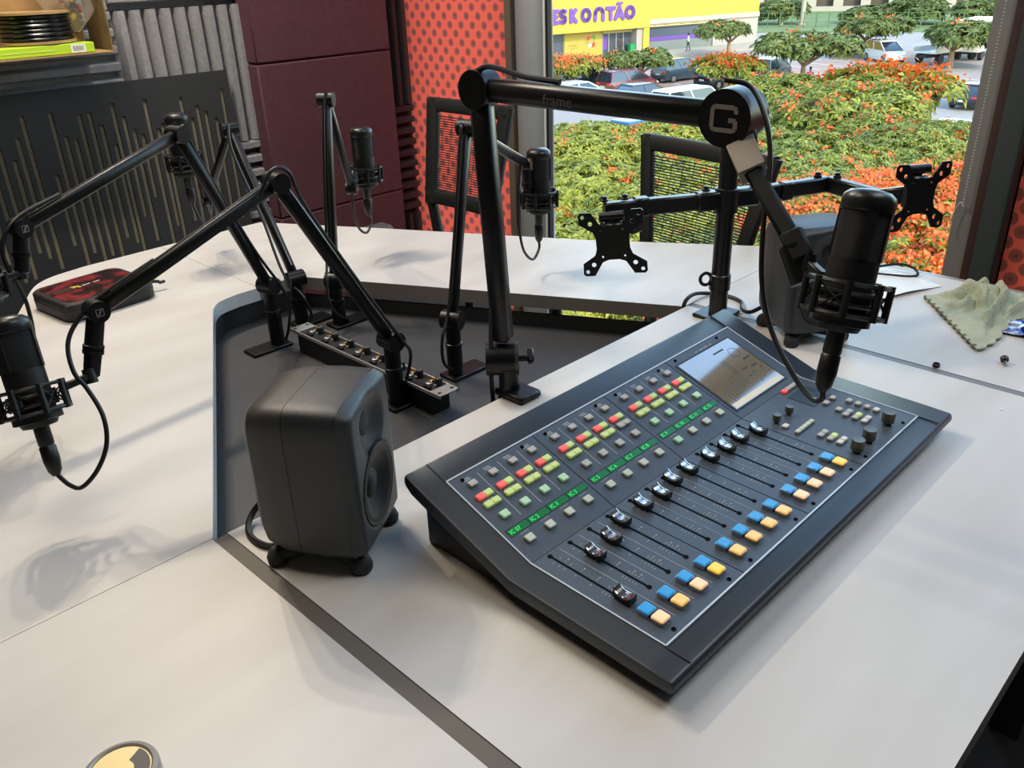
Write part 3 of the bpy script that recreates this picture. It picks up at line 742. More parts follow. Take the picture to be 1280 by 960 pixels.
def speaker(loc, rot, label, group):
    """front faces local -y"""
    t = thing('studio_monitor', label, 'loudspeaker', loc, rot, group)
    t.scale = (0.95, 0.95, 0.97)
    b = lambda m, *a, **k: m.build(*a, world=False, **k)
    Z0, Z1 = 0.022, 0.238
    Z0, Z1 = 0.022, 0.228
    f = MB(); f.loft([sring(0.0745, Z0, Z1, 0.010, 8), sring(0.0752, Z0-0.001, Z1+0.001, -0.02, 8), sring(0.0745, Z0, Z1, -0.052, 8), sring(0.0738, Z0+0.0007, Z1-0.0007, -0.056, 8)], caps=False)
    front_face(f, Z0+0.0007, Z1-0.0007)
    fo = b(f, 'front_cabinet', MATS['speaker_grey'], t, angle=50)
    k = MB(); k.loft([sring(0.0740, Z0+0.0005, Z1-0.0005, 0.011, 8), sring(0.0725, Z0+0.002, Z1-0.002, 0.035, 8), sring(0.068, Z0+0.008, Z1-0.008, 0.058, 7), sring(0.060, Z0+0.015, Z1-0.015, 0.066, 6), sring(0.03, Z0+0.04, Z1-0.04, 0.068, 4)])
    b(k, 'rear_cabinet', MATS['speaker_back'], t, angle=50)
    F = lambda x, z, y: frame(V((x, y, z)), V((1, 0, 0)), V((0, 0, 1)), V((0, -1, 0)))
    tw = MB(); tw.lathe([(0.0145, 0.0004), (0.0145, 0.0016), (0.009, 0.0026), (0.0001, 0.0030)], F(0, 0.180, -0.0606), 28); tt = b(tw, 'tweeter', MATS['grille_black'], t)
    wf = MB(); wf.lathe([(0.0535, -0.004), (0.0535, 0.0012), (0.0515, 0.0016), (0.0495, 0.0006)], F(0, 0.096, -0.0716), 44, caps=False); b(wf, 'woofer_ring', MATS['speaker_dark'], t)
    wc = MB(); wc.lathe([(0.0505, 0.0004), (0.045, 0.0012), (0.040, -0.001), (0.030, -0.006), (0.019, -0.010), (0.018, -0.0085), (0.0001, -0.0065)], F(0, 0.096, -0.0716), 40, caps=False); b(wc, 'woofer', MATS['grille_black'], t, angle=50)
    text_mb('GENELEC', 0.0085, F(0.0, 0.0365, -0.0714), 0.0004).build('maker_name', MATS['silver_print'], t, world=False, smooth=False)
    b(MB().lathe([(0.0032, 0), (0.0032, 0.0025), (0.0001, 0.003)], F(-0.052, 0.040, -0.0675), 12), 'volume_knob', MATS['grille_black'], t)
    b(MB().lathe([(0.0012, 0), (0.0012, 0.002)], F(0.050, 0.0555, -0.0685), 8), 'status_light', MATS['grille_black'], t)
    pod = MB()
    pts = [(-0.050, -0.052), (0.050, -0.052), (0.050, 0.050), (-0.050, 0.050)]
    for i in range(4):
        a, c = pts[i], pts[(i+1) % 4]
        pod.tube(smooth_pts([(a[0], a[1], 0.014), (a[0]*0.6+c[0]*0.4-(a[0]+c[0])*0.14, a[1]*0.6+c[1]*0.4-(a[1]+c[1])*0.14, 0.019), (a[0]*0.4+c[0]*0.6-(a[0]+c[0])*0.14, a[1]*0.4+c[1]*0.6-(a[1]+c[1])*0.14, 0.019), (c[0], c[1], 0.014)], 5), [0.012-0.004*math.sin(PI*i_/15) for i_ in range(16)], 10)
    b(pod, 'isolation_stand', MATS['pod_rubber'], t, angle=60)
    for (x, y) in pts:
        b(MB().lathe([(0.010, 0.0), (0.014, 0.003), (0.0150, 0.010), (0.012, 0.018), (0.006, 0.023)], frame(V((x*1.06, y*1.10, 0)), V((1, 0, 0)), V((0, 1, 0)), V((0, 0, 1))), 16), 'foot', MATS['pod_rubber'], t)
    b(MB().box((0, 0, 0.0225), (0.085, 0.08, 0.010), b=0.004), 'stand_plate', MATS['pod_rubber'], t)
    return t
def facing(nx, ny): return math.atan2(ny, nx)+PI/2
s1 = speaker((0.456, 0.789, 0), facing(0.552, -0.834), 'dark grey studio monitor on the left, beside the sunken table centre', 'studio monitors on rubber stands')
s2 = speaker((1.443, 0.668, 0), facing(-0.545, -0.839), 'dark studio monitor near the window, behind the hanging microphone', 'studio monitors on rubber stands')
t = thing('power_cord', 'black cord looping out behind the left studio monitor', 'cable', (0.39, 0.86, 0))
MB().tube(smooth_pts([(0.430, 0.842, 0.030), (0.424, 0.850, 0.018), (0.398, 0.832, 0.0052), (0.386, 0.853, 0.0042), (0.389, 0.884, 0.0042), (0.406, 0.903, 0.012), (0.428, 0.900, 0.030), (0.440, 0.880, 0.045), (0.438, 0.852, 0.052)], 8), 0.0042, 8).build('cord', MATS['cord_black'], t)
t = thing('signal_cord', 'black cord running behind the console to the right studio monitor', 'cable', (1.48, 0.88, 0))
MB().tube(smooth_pts([(1.405, 0.915, -0.05), (1.412, 0.914, -0.012), (1.424, 0.9145, 0.010), (1.462, 0.918, 0.012), (1.498, 0.905, 0.0055), (1.512, 0.868, 0.0042), (1.500, 0.83, 0.0042), (1.462, 0.805, 0.006), (1.440, 0.775, 0.014), (1.4445, 0.752, 0.030), (1.462, 0.735, 0.042)], 8), 0.0042, 8).build('cord', MATS['cord_black'], t)

# ------------------------------------------------------------------ microphones in shock mounts
mat('mic_black', '#090a0b', 0.5); mat('mic_band', '#16181a', 0.35); mat('mesh_black', '#0c0d0e', 0.6, metal=0.3, bump=(2500, 0.6)); mat('arm_black', '#08090b', 0.38, spec=0.38); mat('arm_sheen', '#4a4c4e', 0.3, metal=0.7); mat('cable_black', '#131416', 0.4); mat('plug_black', '#0e0f10', 0.42)
mat('copper_disc', '#b98a6c', 0.35, metal=0.6); mat('elastic', '#1e1f21', 0.7); mat('steel', '#a7abad', 0.25, metal=1.0)
mic_cache = {}
def mic(label, p, axis, side, cable, group, xhint=(1, 0, 0)):
    """p = centre of the shock mount, axis = pointing to the capsule, side = world point of the bracket end"""
    M = zframe(p, axis, V(side)-V(p)); t = thing('microphone', label, 'microphone', group=group, M=M)
    def part(nm, mk, m, **kw):
        if nm not in mic_cache: mic_cache[nm] = mk().mesh(nm, m, **kw)
        return link(nm, mic_cache[nm], t)
    part('body', lambda: MB().lathe([(0.008, -0.036), (0.0205, -0.034), (0.0245, -0.026), (0.0252, 0.0), (0.0252, 0.040)], n=28), MATS['mic_black'])
    g = part('grille', lambda: MB().lathe([(0.0244, 0.040), (0.0244, 0.092)], n=28, caps=False), MATS['mesh_black'])
    for a in (-0.55, 0.55, PI-0.55, PI+0.55):
        o = part('grille_rib', lambda: MB().box((0.0243, 0, 0.066), (0.0035, 0.010, 0.052)), MATS['mic_black']); o.rotation_euler = (0, 0, a)
    part('top_cap', lambda: MB().lathe([(0.0255, 0.088), (0.0268, 0.090), (0.0268, 0.099), (0.0255, 0.104), (0.020, 0.1085), (0.010, 0.1105), (0.0001, 0.111)], n=28), MATS['mic_band'])
    def ring():
        mb = MB()
        for z, r in ((0.016, 0.040), (-0.016, 0.040), (0.006, 0.0295), (-0.006, 0.0295)):
            mb.tube([(r*math.cos(2*PI*i/32), r*math.sin(2*PI*i/32), z) for i in range(33)], 0.0026, 6)
        for i in range(8):
            a = 2*PI*i/8; mb.cyl((0.0415*math.cos(a), 0.0415*math.sin(a), -0.019), (0.0415*math.cos(a), 0.0415*math.sin(a), 0.019), 0.0038, 8)
        for i in range(4):
            a = 2*PI*(i+.5)/4; mb.cyl((0.0295*math.cos(a), 0.0295*math.sin(a), -0.010), (0.0295*math.cos(a), 0.0295*math.sin(a), 0.010), 0.0034, 8)
        mb.lathe([(0.0256, -0.028), (0.030, -0.027), (0.030, -0.014), (0.0256, -0.013)], n=28, caps=False)
        return mb
    part('shock_mount', ring, MATS['plug_black'])
    def bands():
        mb = MB()
        for i in range(8):
            a = 2*PI*i/8; b_ = 2*PI*(i//2+.5)/4
            for z0, z1 in ((0.015, -0.008), (-0.015, 0.008)):
                mb.tube([(0.0425*math.cos(a), 0.0425*math.sin(a), z0), (0.031*math.cos(b_), 0.031*math.sin(b_), z1)], 0.0011, 5)
                a2 = 2*PI*(i+1)/8
                mb.tube([(0.0432*math.cos(a), 0.0432*math.sin(a), z0), (0.0432*math.cos(a2), 0.0432*math.sin(a2), z0)], 0.0011, 5)
        return mb
    part('elastic_band', bands, MATS['elastic'])
    part('plug', lambda: MB().lathe([(0.0098, -0.030), (0.0098, -0.058), (0.0088, -0.060), (0.0102, -0.062), (0.0105, -0.080), (0.0085, -0.094), (0.0045, -0.101)], n=16), MATS['plug_black'])
    L = M.inverted(); q = L @ V(side)
    mb = MB(); d = q.normalized(); mb.bar(d*0.040, q, 0.013, 0.010, b=0.002); mb.cyl(q+V((0, 0, -0.010)), q+V((0, 0, 0.010)), 0.0085, 12)
    mb.build('mount_bracket', MATS['plug_black'], t, world=False)
    cp = [M @ V((0, 0, -0.098))]+[V(c) for c in cable]
    MB().tube(smooth_pts(cp, 8), 0.0031, 8).build('cable', MATS['cable_black'], t)
    return t
def logo_mb(M, s, mb):
    """square outline crossed by a slanted S stroke"""
    for a, b_ in (((-1, -1), (1, -1)), ((1, -1), (1, 1)), ((1, 1), (-1, 1)), ((-1, 1), (-1, -1))):
        mb.bar((a[0]*s, a[1]*s, 0), (b_[0]*s, b_[1]*s, 0), s*0.16, 0.0006, M=M)
    mb.bar((-0.55*s, -0.8*s, 0), (0.15*s, 0.1*s, 0), s*0.36, 0.0006, M=M); mb.bar((-0.15*s, -0.1*s, 0), (0.55*s, 0.8*s, 0), s*0.36, 0.0006, M=M)
    return mb
def boom(label, base, piv, elb, end, drop, foot, group, cable, disc_side=1, cap=True, lower=None):
    """post on a foot plate, two square tubes, end joint with a drop stub"""
    base, piv, elb, end, drop = V(base), V(piv), V(elb), V(end), V(drop)
    t = thing('boom_arm', label, 'microphone arm', base, group=group)
    hz = V((elb.x-piv.x, elb.y-piv.y, 0))
    if hz.length < 0.03: hz = V((end.x-elb.x, end.y-elb.y, 0))
    hz.normalize(); ax = V((-hz.y, hz.x, 0))*disc_side
    fx, fy = foot
    MB().box((base.x+fx*0.024, base.y+fy*0.024, base.z+0.0035), (0.095, 0.046, 0.007), b=0.002).build('foot_plate', MATS['arm_black'], t)
    mb = MB(); mb.lathe([(0.0155, 0.007), (0.0155, (piv.z-base.z)*0.55), (0.0165, (piv.z-base.z)*0.56), (0.0165, (piv.z-base.z)*0.60), (0.0145, (piv.z-base.z)*0.61), (0.0145, piv.z-base.z-0.012)], Matrix.Translation(base), 20)
    mb.build('post', MATS['arm_black'], t)
    MB().cyl(piv-ax*0.019, piv+ax*0.019, 0.0185, 24).build('base_joint', MATS['arm_black'], t)
    d1 = (elb-piv).normalized(); d2_ = (end-elb).normalized()
    upv = ax.cross(d1); 
    a = MB(); a.bar(piv+d1*0.010, elb-d1*0.006, 0.0175, 0.021, up=ax.cross(d1), b=0.004)
    lt = a.build('lower_tube', MATS['arm_black'], t, angle=60)
    s_ = MB(); s_.bar(piv+d1*0.03+upv*0.0108, elb-d1*0.02+upv*0.0108, 0.0035, 0.0012, up=upv); s_.bar(piv+d1*0.03-upv*0.0108, elb-d1*0.02-upv*0.0108, 0.0035, 0.0012, up=upv)
    s_.build('tube_groove', MATS['arm_sheen'], lt)
    off = ax*0.012
    MB().cyl(elb-ax*0.016, elb+ax*0.018, 0.0155, 24).build('elbow_joint', MATS['arm_black'], t)
    MB().cyl(elb+ax*0.018, elb+ax*0.0195, 0.0125, 24).build('joint_cap', MATS['arm_sheen'], t)
    up2 = ax.cross(d2_)
    a = MB(); a.bar(elb+d2_*0.004, end-d2_*0.012, 0.0165, 0.020, up=up2, b=0.004); ut = a.build('upper_tube', MATS['arm_black'], t, angle=60)
    s_ = MB(); s_.bar(elb+d2_*0.03+up2*0.0103, end-d2_*0.03+up2*0.0103, 0.0035, 0.0012, up=up2); s_.bar(elb+d2_*0.03-up2*0.0103, end-d2_*0.03-up2*0.0103, 0.0035, 0.0012, up=up2)
    s_.build('tube_groove', MATS['arm_sheen'], ut)
    ej = MB(); ej.cyl(end-ax*0.012, end+ax*0.012, 0.0148, 24); je = ej.build('end_joint', MATS['arm_black'], t)
    for sg in (1, -1):
        c = end+ax*sg*0.0122; F = zframe(c, ax*sg, V((0, 0, 1)).cross(ax*sg))
        MB().cyl(c, c+ax*sg*0.0008, 0.0128, 24).build('end_cap', MATS['copper_disc'] if cap == 'copper' else MATS['arm_black'], je)
        logo_mb(F @ Matrix.Translation((0, 0, 0.0010)), 0.0048, MB()).build('emblem', MATS['logo_grey'], je, smooth=False)
    dd = (drop-end).normalized(); L = (drop-end).length
    st = MB(); F = zframe(end, dd)
    st.lathe([(0.0115, 0.006), (0.0118, L*0.52), (0.0135, L*0.53), (0.0135, L*0.58), (0.0115, L*0.59), (0.0135, L*0.60), (0.0135, L*0.66), (0.0112, L*0.67), (0.0105, L), (0.006, L+0.004)], F, 18)
    st.build('drop_stub', MATS['arm_black'], t)
    if cable:
        MB().tube(smooth_pts(cable, 8), 0.0031, 8).build('cable', MATS['cable_black'], t)
    return t
GB, GM = 'slim boom arms around the desk unit', 'black studio microphones in shock mounts'
# A: front left, reaching over the near part of the table
A = dict(base=(0.831, 1.141, PZ), piv=(0.831, 1.141, 0.054), elb=(0.653, 1.141, 0.368), end=(0.359, 1.141, 0.254), drop=(0.331, 1.138, 0.170))
boom('slim black boom arm rising in front of the rack unit, reaching to the near left', foot=(1, 0), group=GB, disc_side=-1,
     cable=[(0.615, 1.128, 0.356), (0.640, 1.126, 0.390), (0.668, 1.126, 0.383), (0.690, 1.127, 0.325), (0.785, 1.128, 0.155), (0.838, 1.120, 0.060), (0.862, 1.128, 0.020), (0.850, 1.132, -0.03), (0.846, 1.150, -0.070)], **A)
mic('black studio microphone at the near left, hanging low over the table', (0.250, 1.124, 0.168), V((0.265, 1.158, 0.268))-V((0.249, 1.081, 0.074)), (0.327, 1.132, 0.172),
    [(0.250, 1.074, 0.062), (0.262, 1.066, 0.056), (0.285, 1.062, 0.074), (0.306, 1.069, 0.101), (0.315, 1.083, 0.134), (0.313, 1.109, 0.165), (0.306, 1.121, 0.189), (0.313, 1.138, 0.221), (0.335, 1.146, 0.246), (0.372, 1.146, 0.270), (0.45, 1.143, 0.300)], GM)
Bq = dict(base=(0.838, 1.56, PZ), piv=(0.838, 1.56, 0.060), elb=(0.691, 1.521, 0.394), end=(0.376, 1.437, 0.310), drop=(0.360, 1.432, 0.245))
boom('slim black boom arm at the far left corner of the sunken centre, reaching left', foot=(-1, 0), group=GB, disc_side=-1,
     cable=[(0.70, 1.515, 0.41), (0.73, 1.525, 0.33), (0.81, 1.543, 0.15), (0.856, 1.545, 0.06), (0.872, 1.548, 0.01), (0.866, 1.553, -0.04), (0.858, 1.562, -0.074)], **Bq)
mic('black studio microphone cut by the left picture edge, in front of the slotted board', (0.290, 1.415, 0.245), (0.05, 0.02, 1.0), (0.358, 1.432, 0.245),
    [(0.295, 1.413, 0.120), (0.320, 1.42, 0.105), (0.345, 1.428, 0.13), (0.352, 1.43, 0.20), (0.34, 1.428, 0.28), (0.372, 1.433, 0.325), (0.45, 1.455, 0.345)], GM)
Cq = dict(base=(0.940, 1.623, PZ), piv=(0.940, 1.623, 0.032), elb=(0.959, 1.843, 0.332), end=(0.980, 2.060, 0.135), drop=(0.965, 2.045, 0.200))
boom('slim black boom arm leaning away towards the foam wall, behind the others', foot=(1, 0), group=GB, disc_side=1,
     cable=[(0.950, 1.83, 0.345), (0.930, 1.79, 0.29), (0.925, 1.70, 0.16), (0.918, 1.635, 0.05), (0.935, 1.60, 0.0), (0.95, 1.595, -0.05), (0.93, 1.60, -0.073)], **Cq)
mic('small distant black studio microphone seen behind the left arm elbow', (0.897, 1.968, 0.256), (0.02, 0.03, 1.0), (0.962, 2.042, 0.205),
    [(0.90, 1.955, 0.125), (0.93, 1.975, 0.100), (0.965, 2.02, 0.12), (0.985, 2.05, 0.155)], GM)
Dq = dict(base=(0.994, 1.551, PZ), piv=(0.994, 1.551, 0.030), elb=(1.073, 1.613, 0.400), end=(1.157, 1.679, 0.185), drop=(1.180, 1.697, 0.215))
boom('slim black boom arm standing upright before the burgundy panels', foot=(1, 0), group=GB, disc_side=1,
     cable=[(1.068, 1.605, 0.415), (1.045, 1.595, 0.35), (0.99, 1.56, 0.10), (0.965, 1.535, 0.045), (0.955, 1.525, 0.0), (0.975, 1.525, -0.04), (1.003, 1.532, -0.062), (1.000, 1.54, -0.074)], **Dq)
mic('black studio microphone in front of the burgundy felt panels', (1.221, 1.711, 0.203), (0.03, 0.02, 1.0), (1.183, 1.699, 0.213),
    [(1.219, 1.703, 0.086), (1.196, 1.694, 0.066), (1.166, 1.682, 0.086), (1.153, 1.676, 0.13), (1.150, 1.673, 0.185)], GM)
Eq = dict(base=(0.987, 1.152, PZ), piv=(0.987, 1.152, 0.041), elb=(1.089, 1.193, 0.379), end=(1.362, 1.303, 0.252), drop=(1.362, 1.302, 0.180))
boom('slim black boom arm just left of the big arm, reaching towards the window', foot=(1, 0), group=GB, disc_side=-1, cap='copper',
     cable=[(1.075, 1.19, 0.390), (1.060, 1.182, 0.35), (0.985, 1.150, 0.09), (0.945, 1.135, 0.02), (0.945, 1.135, -0.03), (0.975, 1.145, -0.06), (0.982, 1.15, -0.074)], **Eq)
mic('black studio microphone in front of the pale column casing', (1.392, 1.297, 0.172), (0.02, 0.0, 1.0), (1.366, 1.303, 0.190),
    [(1.386, 1.294, 0.055), (1.355, 1.285, 0.040), (1.315, 1.275, 0.075), (1.300, 1.273, 0.14), (1.305, 1.277, 0.20), (1.325, 1.285, 0.262)], GM)

# ------------------------------------------------------------------ the big boom arm beside the console
t = thing('big_boom_arm', 'thick black boom arm over the console with a pale letter on its joint', 'microphone arm', (0.894, 0.918, 0.0))
piv, elb, hd = V((0.894, 0.918, 0.083)), V((0.892, 0.943, 0.487)), V((0.926, 0.547, 0.478))
ax = V((0.996, 0.087, 0))
mb = MB(); mb.box((0.898, 0.893, 0.0065), (0.050, 0.066, 0.013), b=0.004)
mb.build('clamp_top', MATS['arm_black'], t)
MB().box((0.893, 0.921, -0.030), (0.022, 0.012, 0.07), b=0.003).build('clamp_jaw', MATS['arm_black'], t)
MB().lathe([(0.0175, 0.012), (0.0175, 0.040), (0.019, 0.050)], Matrix.Translation((0.894, 0.908, 0)), 24).build('post', MATS['arm_black'], t)
side = V((0.70, -0.71, 0))
kj = MB(); kj.cyl(V((0.894, 0.918, 0.062))-side*0.030, V((0.894, 0.918, 0.062))+side*0.018, 0.0275, 32); kj.build('base_joint', MATS['arm_black'], t)
MB().cyl(V((0.894, 0.918, 0.062))+side*0.018, V((0.894, 0.918, 0.062))+side*0.024, 0.0275, 32).build('joint_ring', mat('joint_grey', '#3a3d40', 0.35), t)
kk = MB(); c = V((0.894, 0.918, 0.062))+side*0.024; kk.cyl(c, c+side*0.020, 0.0055, 12); kk.bar(c+side*0.020+V((-.006, -.006, -.006)), c+side*0.020+V((0.010, 0.010, 0.010)), 0.011, 0.012, b=0.003); kk.build('tension_knob', MATS['arm_black'], t)
d1 = (elb-V((0.894, 0.918, 0.062))).normalized()
lo_ = MB(); lo_.bar(V((0.894, 0.918, 0.083))+d1*0.012, elb-d1*0.010, 0.032, 0.030, up=(0.45, -0.89, 0), b=0.005); lo_.build('lower_tube', MATS['arm_black'], t, angle=60)
ej = MB(); ej.cyl(elb-ax*0.018-V((0, 0, 0)), elb+ax*0.018, 0.0275, 36); ej.build('elbow_joint', MATS['arm_black'], t)
d2_ = (hd-elb).normalized()
ua = MB(); ua.bar(elb+d2_*0.012, hd-d2_*0.010, 0.030, 0.031, up=(0, 0, 1), b=0.007); u_ = ua.build('upper_tube', MATS['arm_black'], t, angle=60)
nrm = -V((0.996, 0.087, 0)); p0 = elb+d2_*0.150+nrm*0.01515+V((0, 0, -0.003))
xd = (d2_-nrm*d2_.dot(nrm)).normalized(); F = frame(p0, xd, nrm.cross(xd), nrm)
text_mb('frame', 0.021, F, 0.0002).build('lettering', mat('letter_dim', '#5d5b57', 0.5), u_, smooth=False)
hj = MB(); hj.cyl(hd-ax*0.021, hd+ax*0.021, 0.0335, 40); ho = hj.build('head_joint', MATS['arm_black'], t)
nrm = -ax; c = hd+nrm*0.0212; xd = (d2_-nrm*d2_.dot(nrm)).normalized(); F = frame(c, xd, nrm.cross(xd), nrm)
gl = MB(); q = 0.0150; r_w = 0.0052
path = [(1.0, 0.45), (1.0, 0.78), (0.82, 0.95), (-0.82, 0.95), (-1.0, 0.78), (-1.0, -0.78), (-0.82, -0.95), (0.82, -0.95), (1.0, -0.78), (1.0, -0.1), (0.40, -0.1)]
for a, b_ in zip(path, path[1:]): gl.bar((a[0]*q, a[1]*q*0.92, 0.0004), (b_[0]*q, b_[1]*q*0.92, 0.0004), r_w, 0.0010, M=F)
gl.build('letter_emblem', MATS['logo_grey'], ho, smooth=False)
lk2 = V((0.862, 0.411, 0.352)); TOCAM = V((-0.75, -0.45, 0.18))
yk = MB(); yk.bar(hd+V((0.012, -0.002, 0.0)), V((0.917, 0.523, 0.441)), 0.034, 0.026, up=TOCAM, b=0.005); yk.cyl(hd+ax*0.02, hd+ax*0.036, 0.030, 32); yk.build('yoke', MATS['arm_black'], t)
MB().bar(V((0.9185, 0.527, 0.447)), V((0.9020, 0.4985, 0.4205)), 0.0325, 0.029, up=TOCAM, b=0.001).build('label_wrap', mat('taupe_label', '#9b9184', 0.6), t, label='taupe paper label wrapped round the link')
MB().bar(V((0.9045, 0.503, 0.4245)), lk2, 0.0205, 0.021, up=TOCAM, b=0.004).build('drop_tube', mat('arm_matt', '#08090b', 0.6, spec=0.2), t)
MB().bar(V((0.8715, 0.430, 0.370)), lk2+V((-0.004, -0.008, -0.008)), 0.0265, 0.0255, up=TOCAM, b=0.004).build('tube_end', MATS['arm_matt'], t)
MB().cyl(lk2+V((0.004, 0.012, 0.006)), lk2+V((-0.004, -0.012, -0.030)), 0.0165, 20).build('swivel', MATS['arm_black'], t)

MB().tube(smooth_pts([(0.883, 0.940, 0.512), (0.888, 0.915, 0.519), (0.897, 0.86, 0.508), (0.905, 0.80, 0.503)], 8), 0.0040, 8).build('cable', MATS['cable_black'], t)
MB().tube(smooth_pts([(0.876, 0.925, 0.15), (0.872, 0.925, 0.09), (0.872, 0.928, 0.03), (0.878, 0.932, -0.03), (0.885, 0.94, -0.073)], 8), 0.0040, 8).build('cable', MATS['cable_black'], t)
mic('near black studio microphone hanging over the right end of the console', (0.826, 0.339, 0.328), V((0.860, 0.342, 0.437))-V((0.800, 0.336, 0.252)), (0.857, 0.398, 0.345),
    [(0.797, 0.336, 0.222), (0.806, 0.350, 0.214), (0.822, 0.380, 0.224), (0.842, 0.424, 0.262), (0.860, 0.452, 0.310), (0.880, 0.468, 0.375), (0.904, 0.480, 0.435), (0.917, 0.497, 0.478), (0.926, 0.525, 0.512), (0.918, 0.555, 0.519)], GM)
# ------------------------------------------------------------------ twin monitor arm without screens
mat('arm_satin', '#0a0c0e', 0.34, spec=0.45)
t = thing('monitor_stand', 'black pole stand with two empty monitor arms behind the console', 'monitor stand', (1.40, 0.83, 0))
px, py, az = 1.402, 0.826, 0.240
MB().cyl((px, py, 0.0), (px, py, 0.34), 0.0175, 28).build('pole', MATS['arm_satin'], t)
MB().box((px+0.012, py+0.01, 0.004), (0.075, 0.065, 0.008), b=0.002).build('base_plate', MATS['arm_satin'], t)
MB().lathe([(0.0185, 0.06), (0.0205, 0.062), (0.0205, 0.092), (0.0185, 0.094)], Matrix.Translation((px, py, 0)), 28).build('height_collar', MATS['arm_satin'], t)
k = MB(); k.tube([(px-0.0200+0.0075*math.cos(a), py+0.0200-0.0075*math.cos(a), 0.083+0.012*math.sin(a)) for a in [2*PI*i/20 for i in range(21)]], 0.0035, 8)
k.build('cable_clip', MATS['arm_satin'], t)
MB().lathe([(0.018, az-0.026), (0.0225, az-0.024), (0.0225, az+0.020), (0.018, az+0.022)], Matrix.Translation((px, py, 0)), 28).build('arm_hub', MATS['arm_satin'], t)
def arm(pts, nm='arm'):
    for a, b_ in zip(pts, pts[1:]):
        m_ = MB(); m_.bar(V(a), V(b_), 0.020, 0.030, b=0.003); m_.build(nm, MATS['arm_satin'], t)
def bolt(p):
    m_ = MB(); m_.lathe([(0.0075, 0), (0.0078, 0.003), (0.0055, 0.0045), (0.0055, 0.008), (0.003, 0.0095), (0.0001, 0.0095)], Matrix.Translation(p), 12); m_.build('pivot_bolt', MATS['arm_satin'], t)
L1, L2 = V((1.260, 0.918, az)), V((1.198, 0.955, az))
R1, R2 = V((1.612, 0.731, az+0.002)), V((1.575, 0.580, az-0.004))
arm([(px-0.018, py+0.010, az), L1]); arm([L1+V((0.004, -0.003, 0)), L2])
arm([(px+0.018, py-0.008, az), R1]); arm([R1, R2])
m_ = MB(); m_.bar(L1+V((0.012, -0.008, 0.001)), L1-V((0.012, -0.008, -0.001)), 0.024, 0.034, b=0.003); m_.build('arm_sleeve', MATS['arm_satin'], t)
m_ = MB(); m_.bar(V((px-0.055, py+0.032, az)), V((px+0.06, py-0.030, az)), 0.027, 0.035, b=0.004); m_.build('hub_block', MATS['arm_satin'], t)
m_ = MB(); m_.bar(V((px+0.105, py-0.052, az+0.001)), V((px+0.128, py-0.062, az+0.001)), 0.024, 0.034, b=0.003); m_.build('arm_sleeve', MATS['arm_satin'], t)
bolt((L2.x, L2.y, az+0.017)); bolt((L2.x+0.034, L2.y-0.020, az+0.017)); bolt((px-0.038, py+0.022, az+0.019)); bolt((R1.x-0.018, R1.y+0.012, az+0.017)); bolt((R1.x-0.002, R1.y-0.020, az+0.017)); bolt((px+0.05, py-0.025, az+0.019))
MB().box((0, 0, 0), (0.030, 0.030, 0.030), Matrix.Translation((1.245, 0.925, az-0.030)), b=0.003).build('stop_block', MATS['arm_satin'], t)
def vesa(c, n, tilt, arm_end):
    """X-shaped mounting plate with holes; c centre, n facing"""
    z = V(n).normalized(); up = V((0, 0, 1)); x = up.cross(z).normalized(); y = z.cross(x)
    F = frame(V(c), x, y, z) @ Matrix.Rotation(tilt, 4, 'Z')
    o = []
    h = 0.058
    for q in range(4):
        R = Matrix.Rotation(q*PI/2, 4, 'Z')
        for p in ((h-0.001, h-0.023), (h, h-0.004), (h-0.004, h), (h-0.021, h), (0.021, 0.034), (0.010, 0.030), (-0.010, 0.030), (-0.021, 0.034)):
            v = R @ V((p[0], p[1], 0)); o.append((v.x, v.y))
    cu = bpy.data.curves.new('plate', 'CURVE'); cu.dimensions = '2D'; cu.fill_mode = 'BOTH'; cu.extrude = 0.0013
    def spl(pts):
        s = cu.splines.new('POLY'); s.points.add(len(pts)-1); s.use_cyclic_u = True
        for i, p in enumerate(pts): s.points[i].co = (p[0], p[1], 0, 1)
    spl(o)
    for sx in (-1, 1):
        for sy in (-1, 1):
            for d, r in ((0.050, 0.0036), (0.0375, 0.0042)): spl([(sx*d+r*math.cos(a), sy*d+r*math.sin(a)) for a in [2*PI*i/12 for i in range(12)]])
            spl([(sx*0.020+0.002*math.cos(a), sy*0.024+0.002*math.sin(a)) for a in [2*PI*i/8 for i in range(8)]])
    ob = bpy.data.objects.new('plate', cu); COL.objects.link(ob)
    me = bpy.data.meshes.new_from_object(ob.evaluated_get(bpy.context.evaluated_depsgraph_get()))
    mb = MB(); mb.add([v.co.copy() for v in me.vertices], [list(p.vertices) for p in me.polygons], F)
    bpy.data.objects.remove(ob, do_unlink=True); bpy.data.curves.remove(cu)
    pl = mb.build('mount_plate', MATS['arm_satin'], t, smooth=False)
    m_ = MB(); m_.box((0, 0.006, -0.014), (0.036, 0.058, 0.024), F, b=0.004); m_.bar(F @ V((0, 0, -0.025)), V(arm_end), 0.022, 0.030, b=0.003)
    m_.build('tilt_head', MATS['arm_satin'], t)
    m_ = MB(); m_.cyl(F @ V((-0.022, 0.045, -0.014)), F @ V((0.022, 0.045, -0.014)), 0.0085, 14); m_.box((0, 0.034, -0.014), (0.014, 0.030, 0.012), F, b=0.002); m_.build('tilt_hinge', MATS['arm_satin'], t)
vesa((1.166, 0.908, 0.196), (-0.86, -0.50, 0.04), 0.12, (L2.x, L2.y, az-0.022))
vesa((1.545, 0.530, 0.2600), (-0.45, -0.88, 0.05), -0.03, (R2.x-0.01, R2.y+0.03, az+0.002))

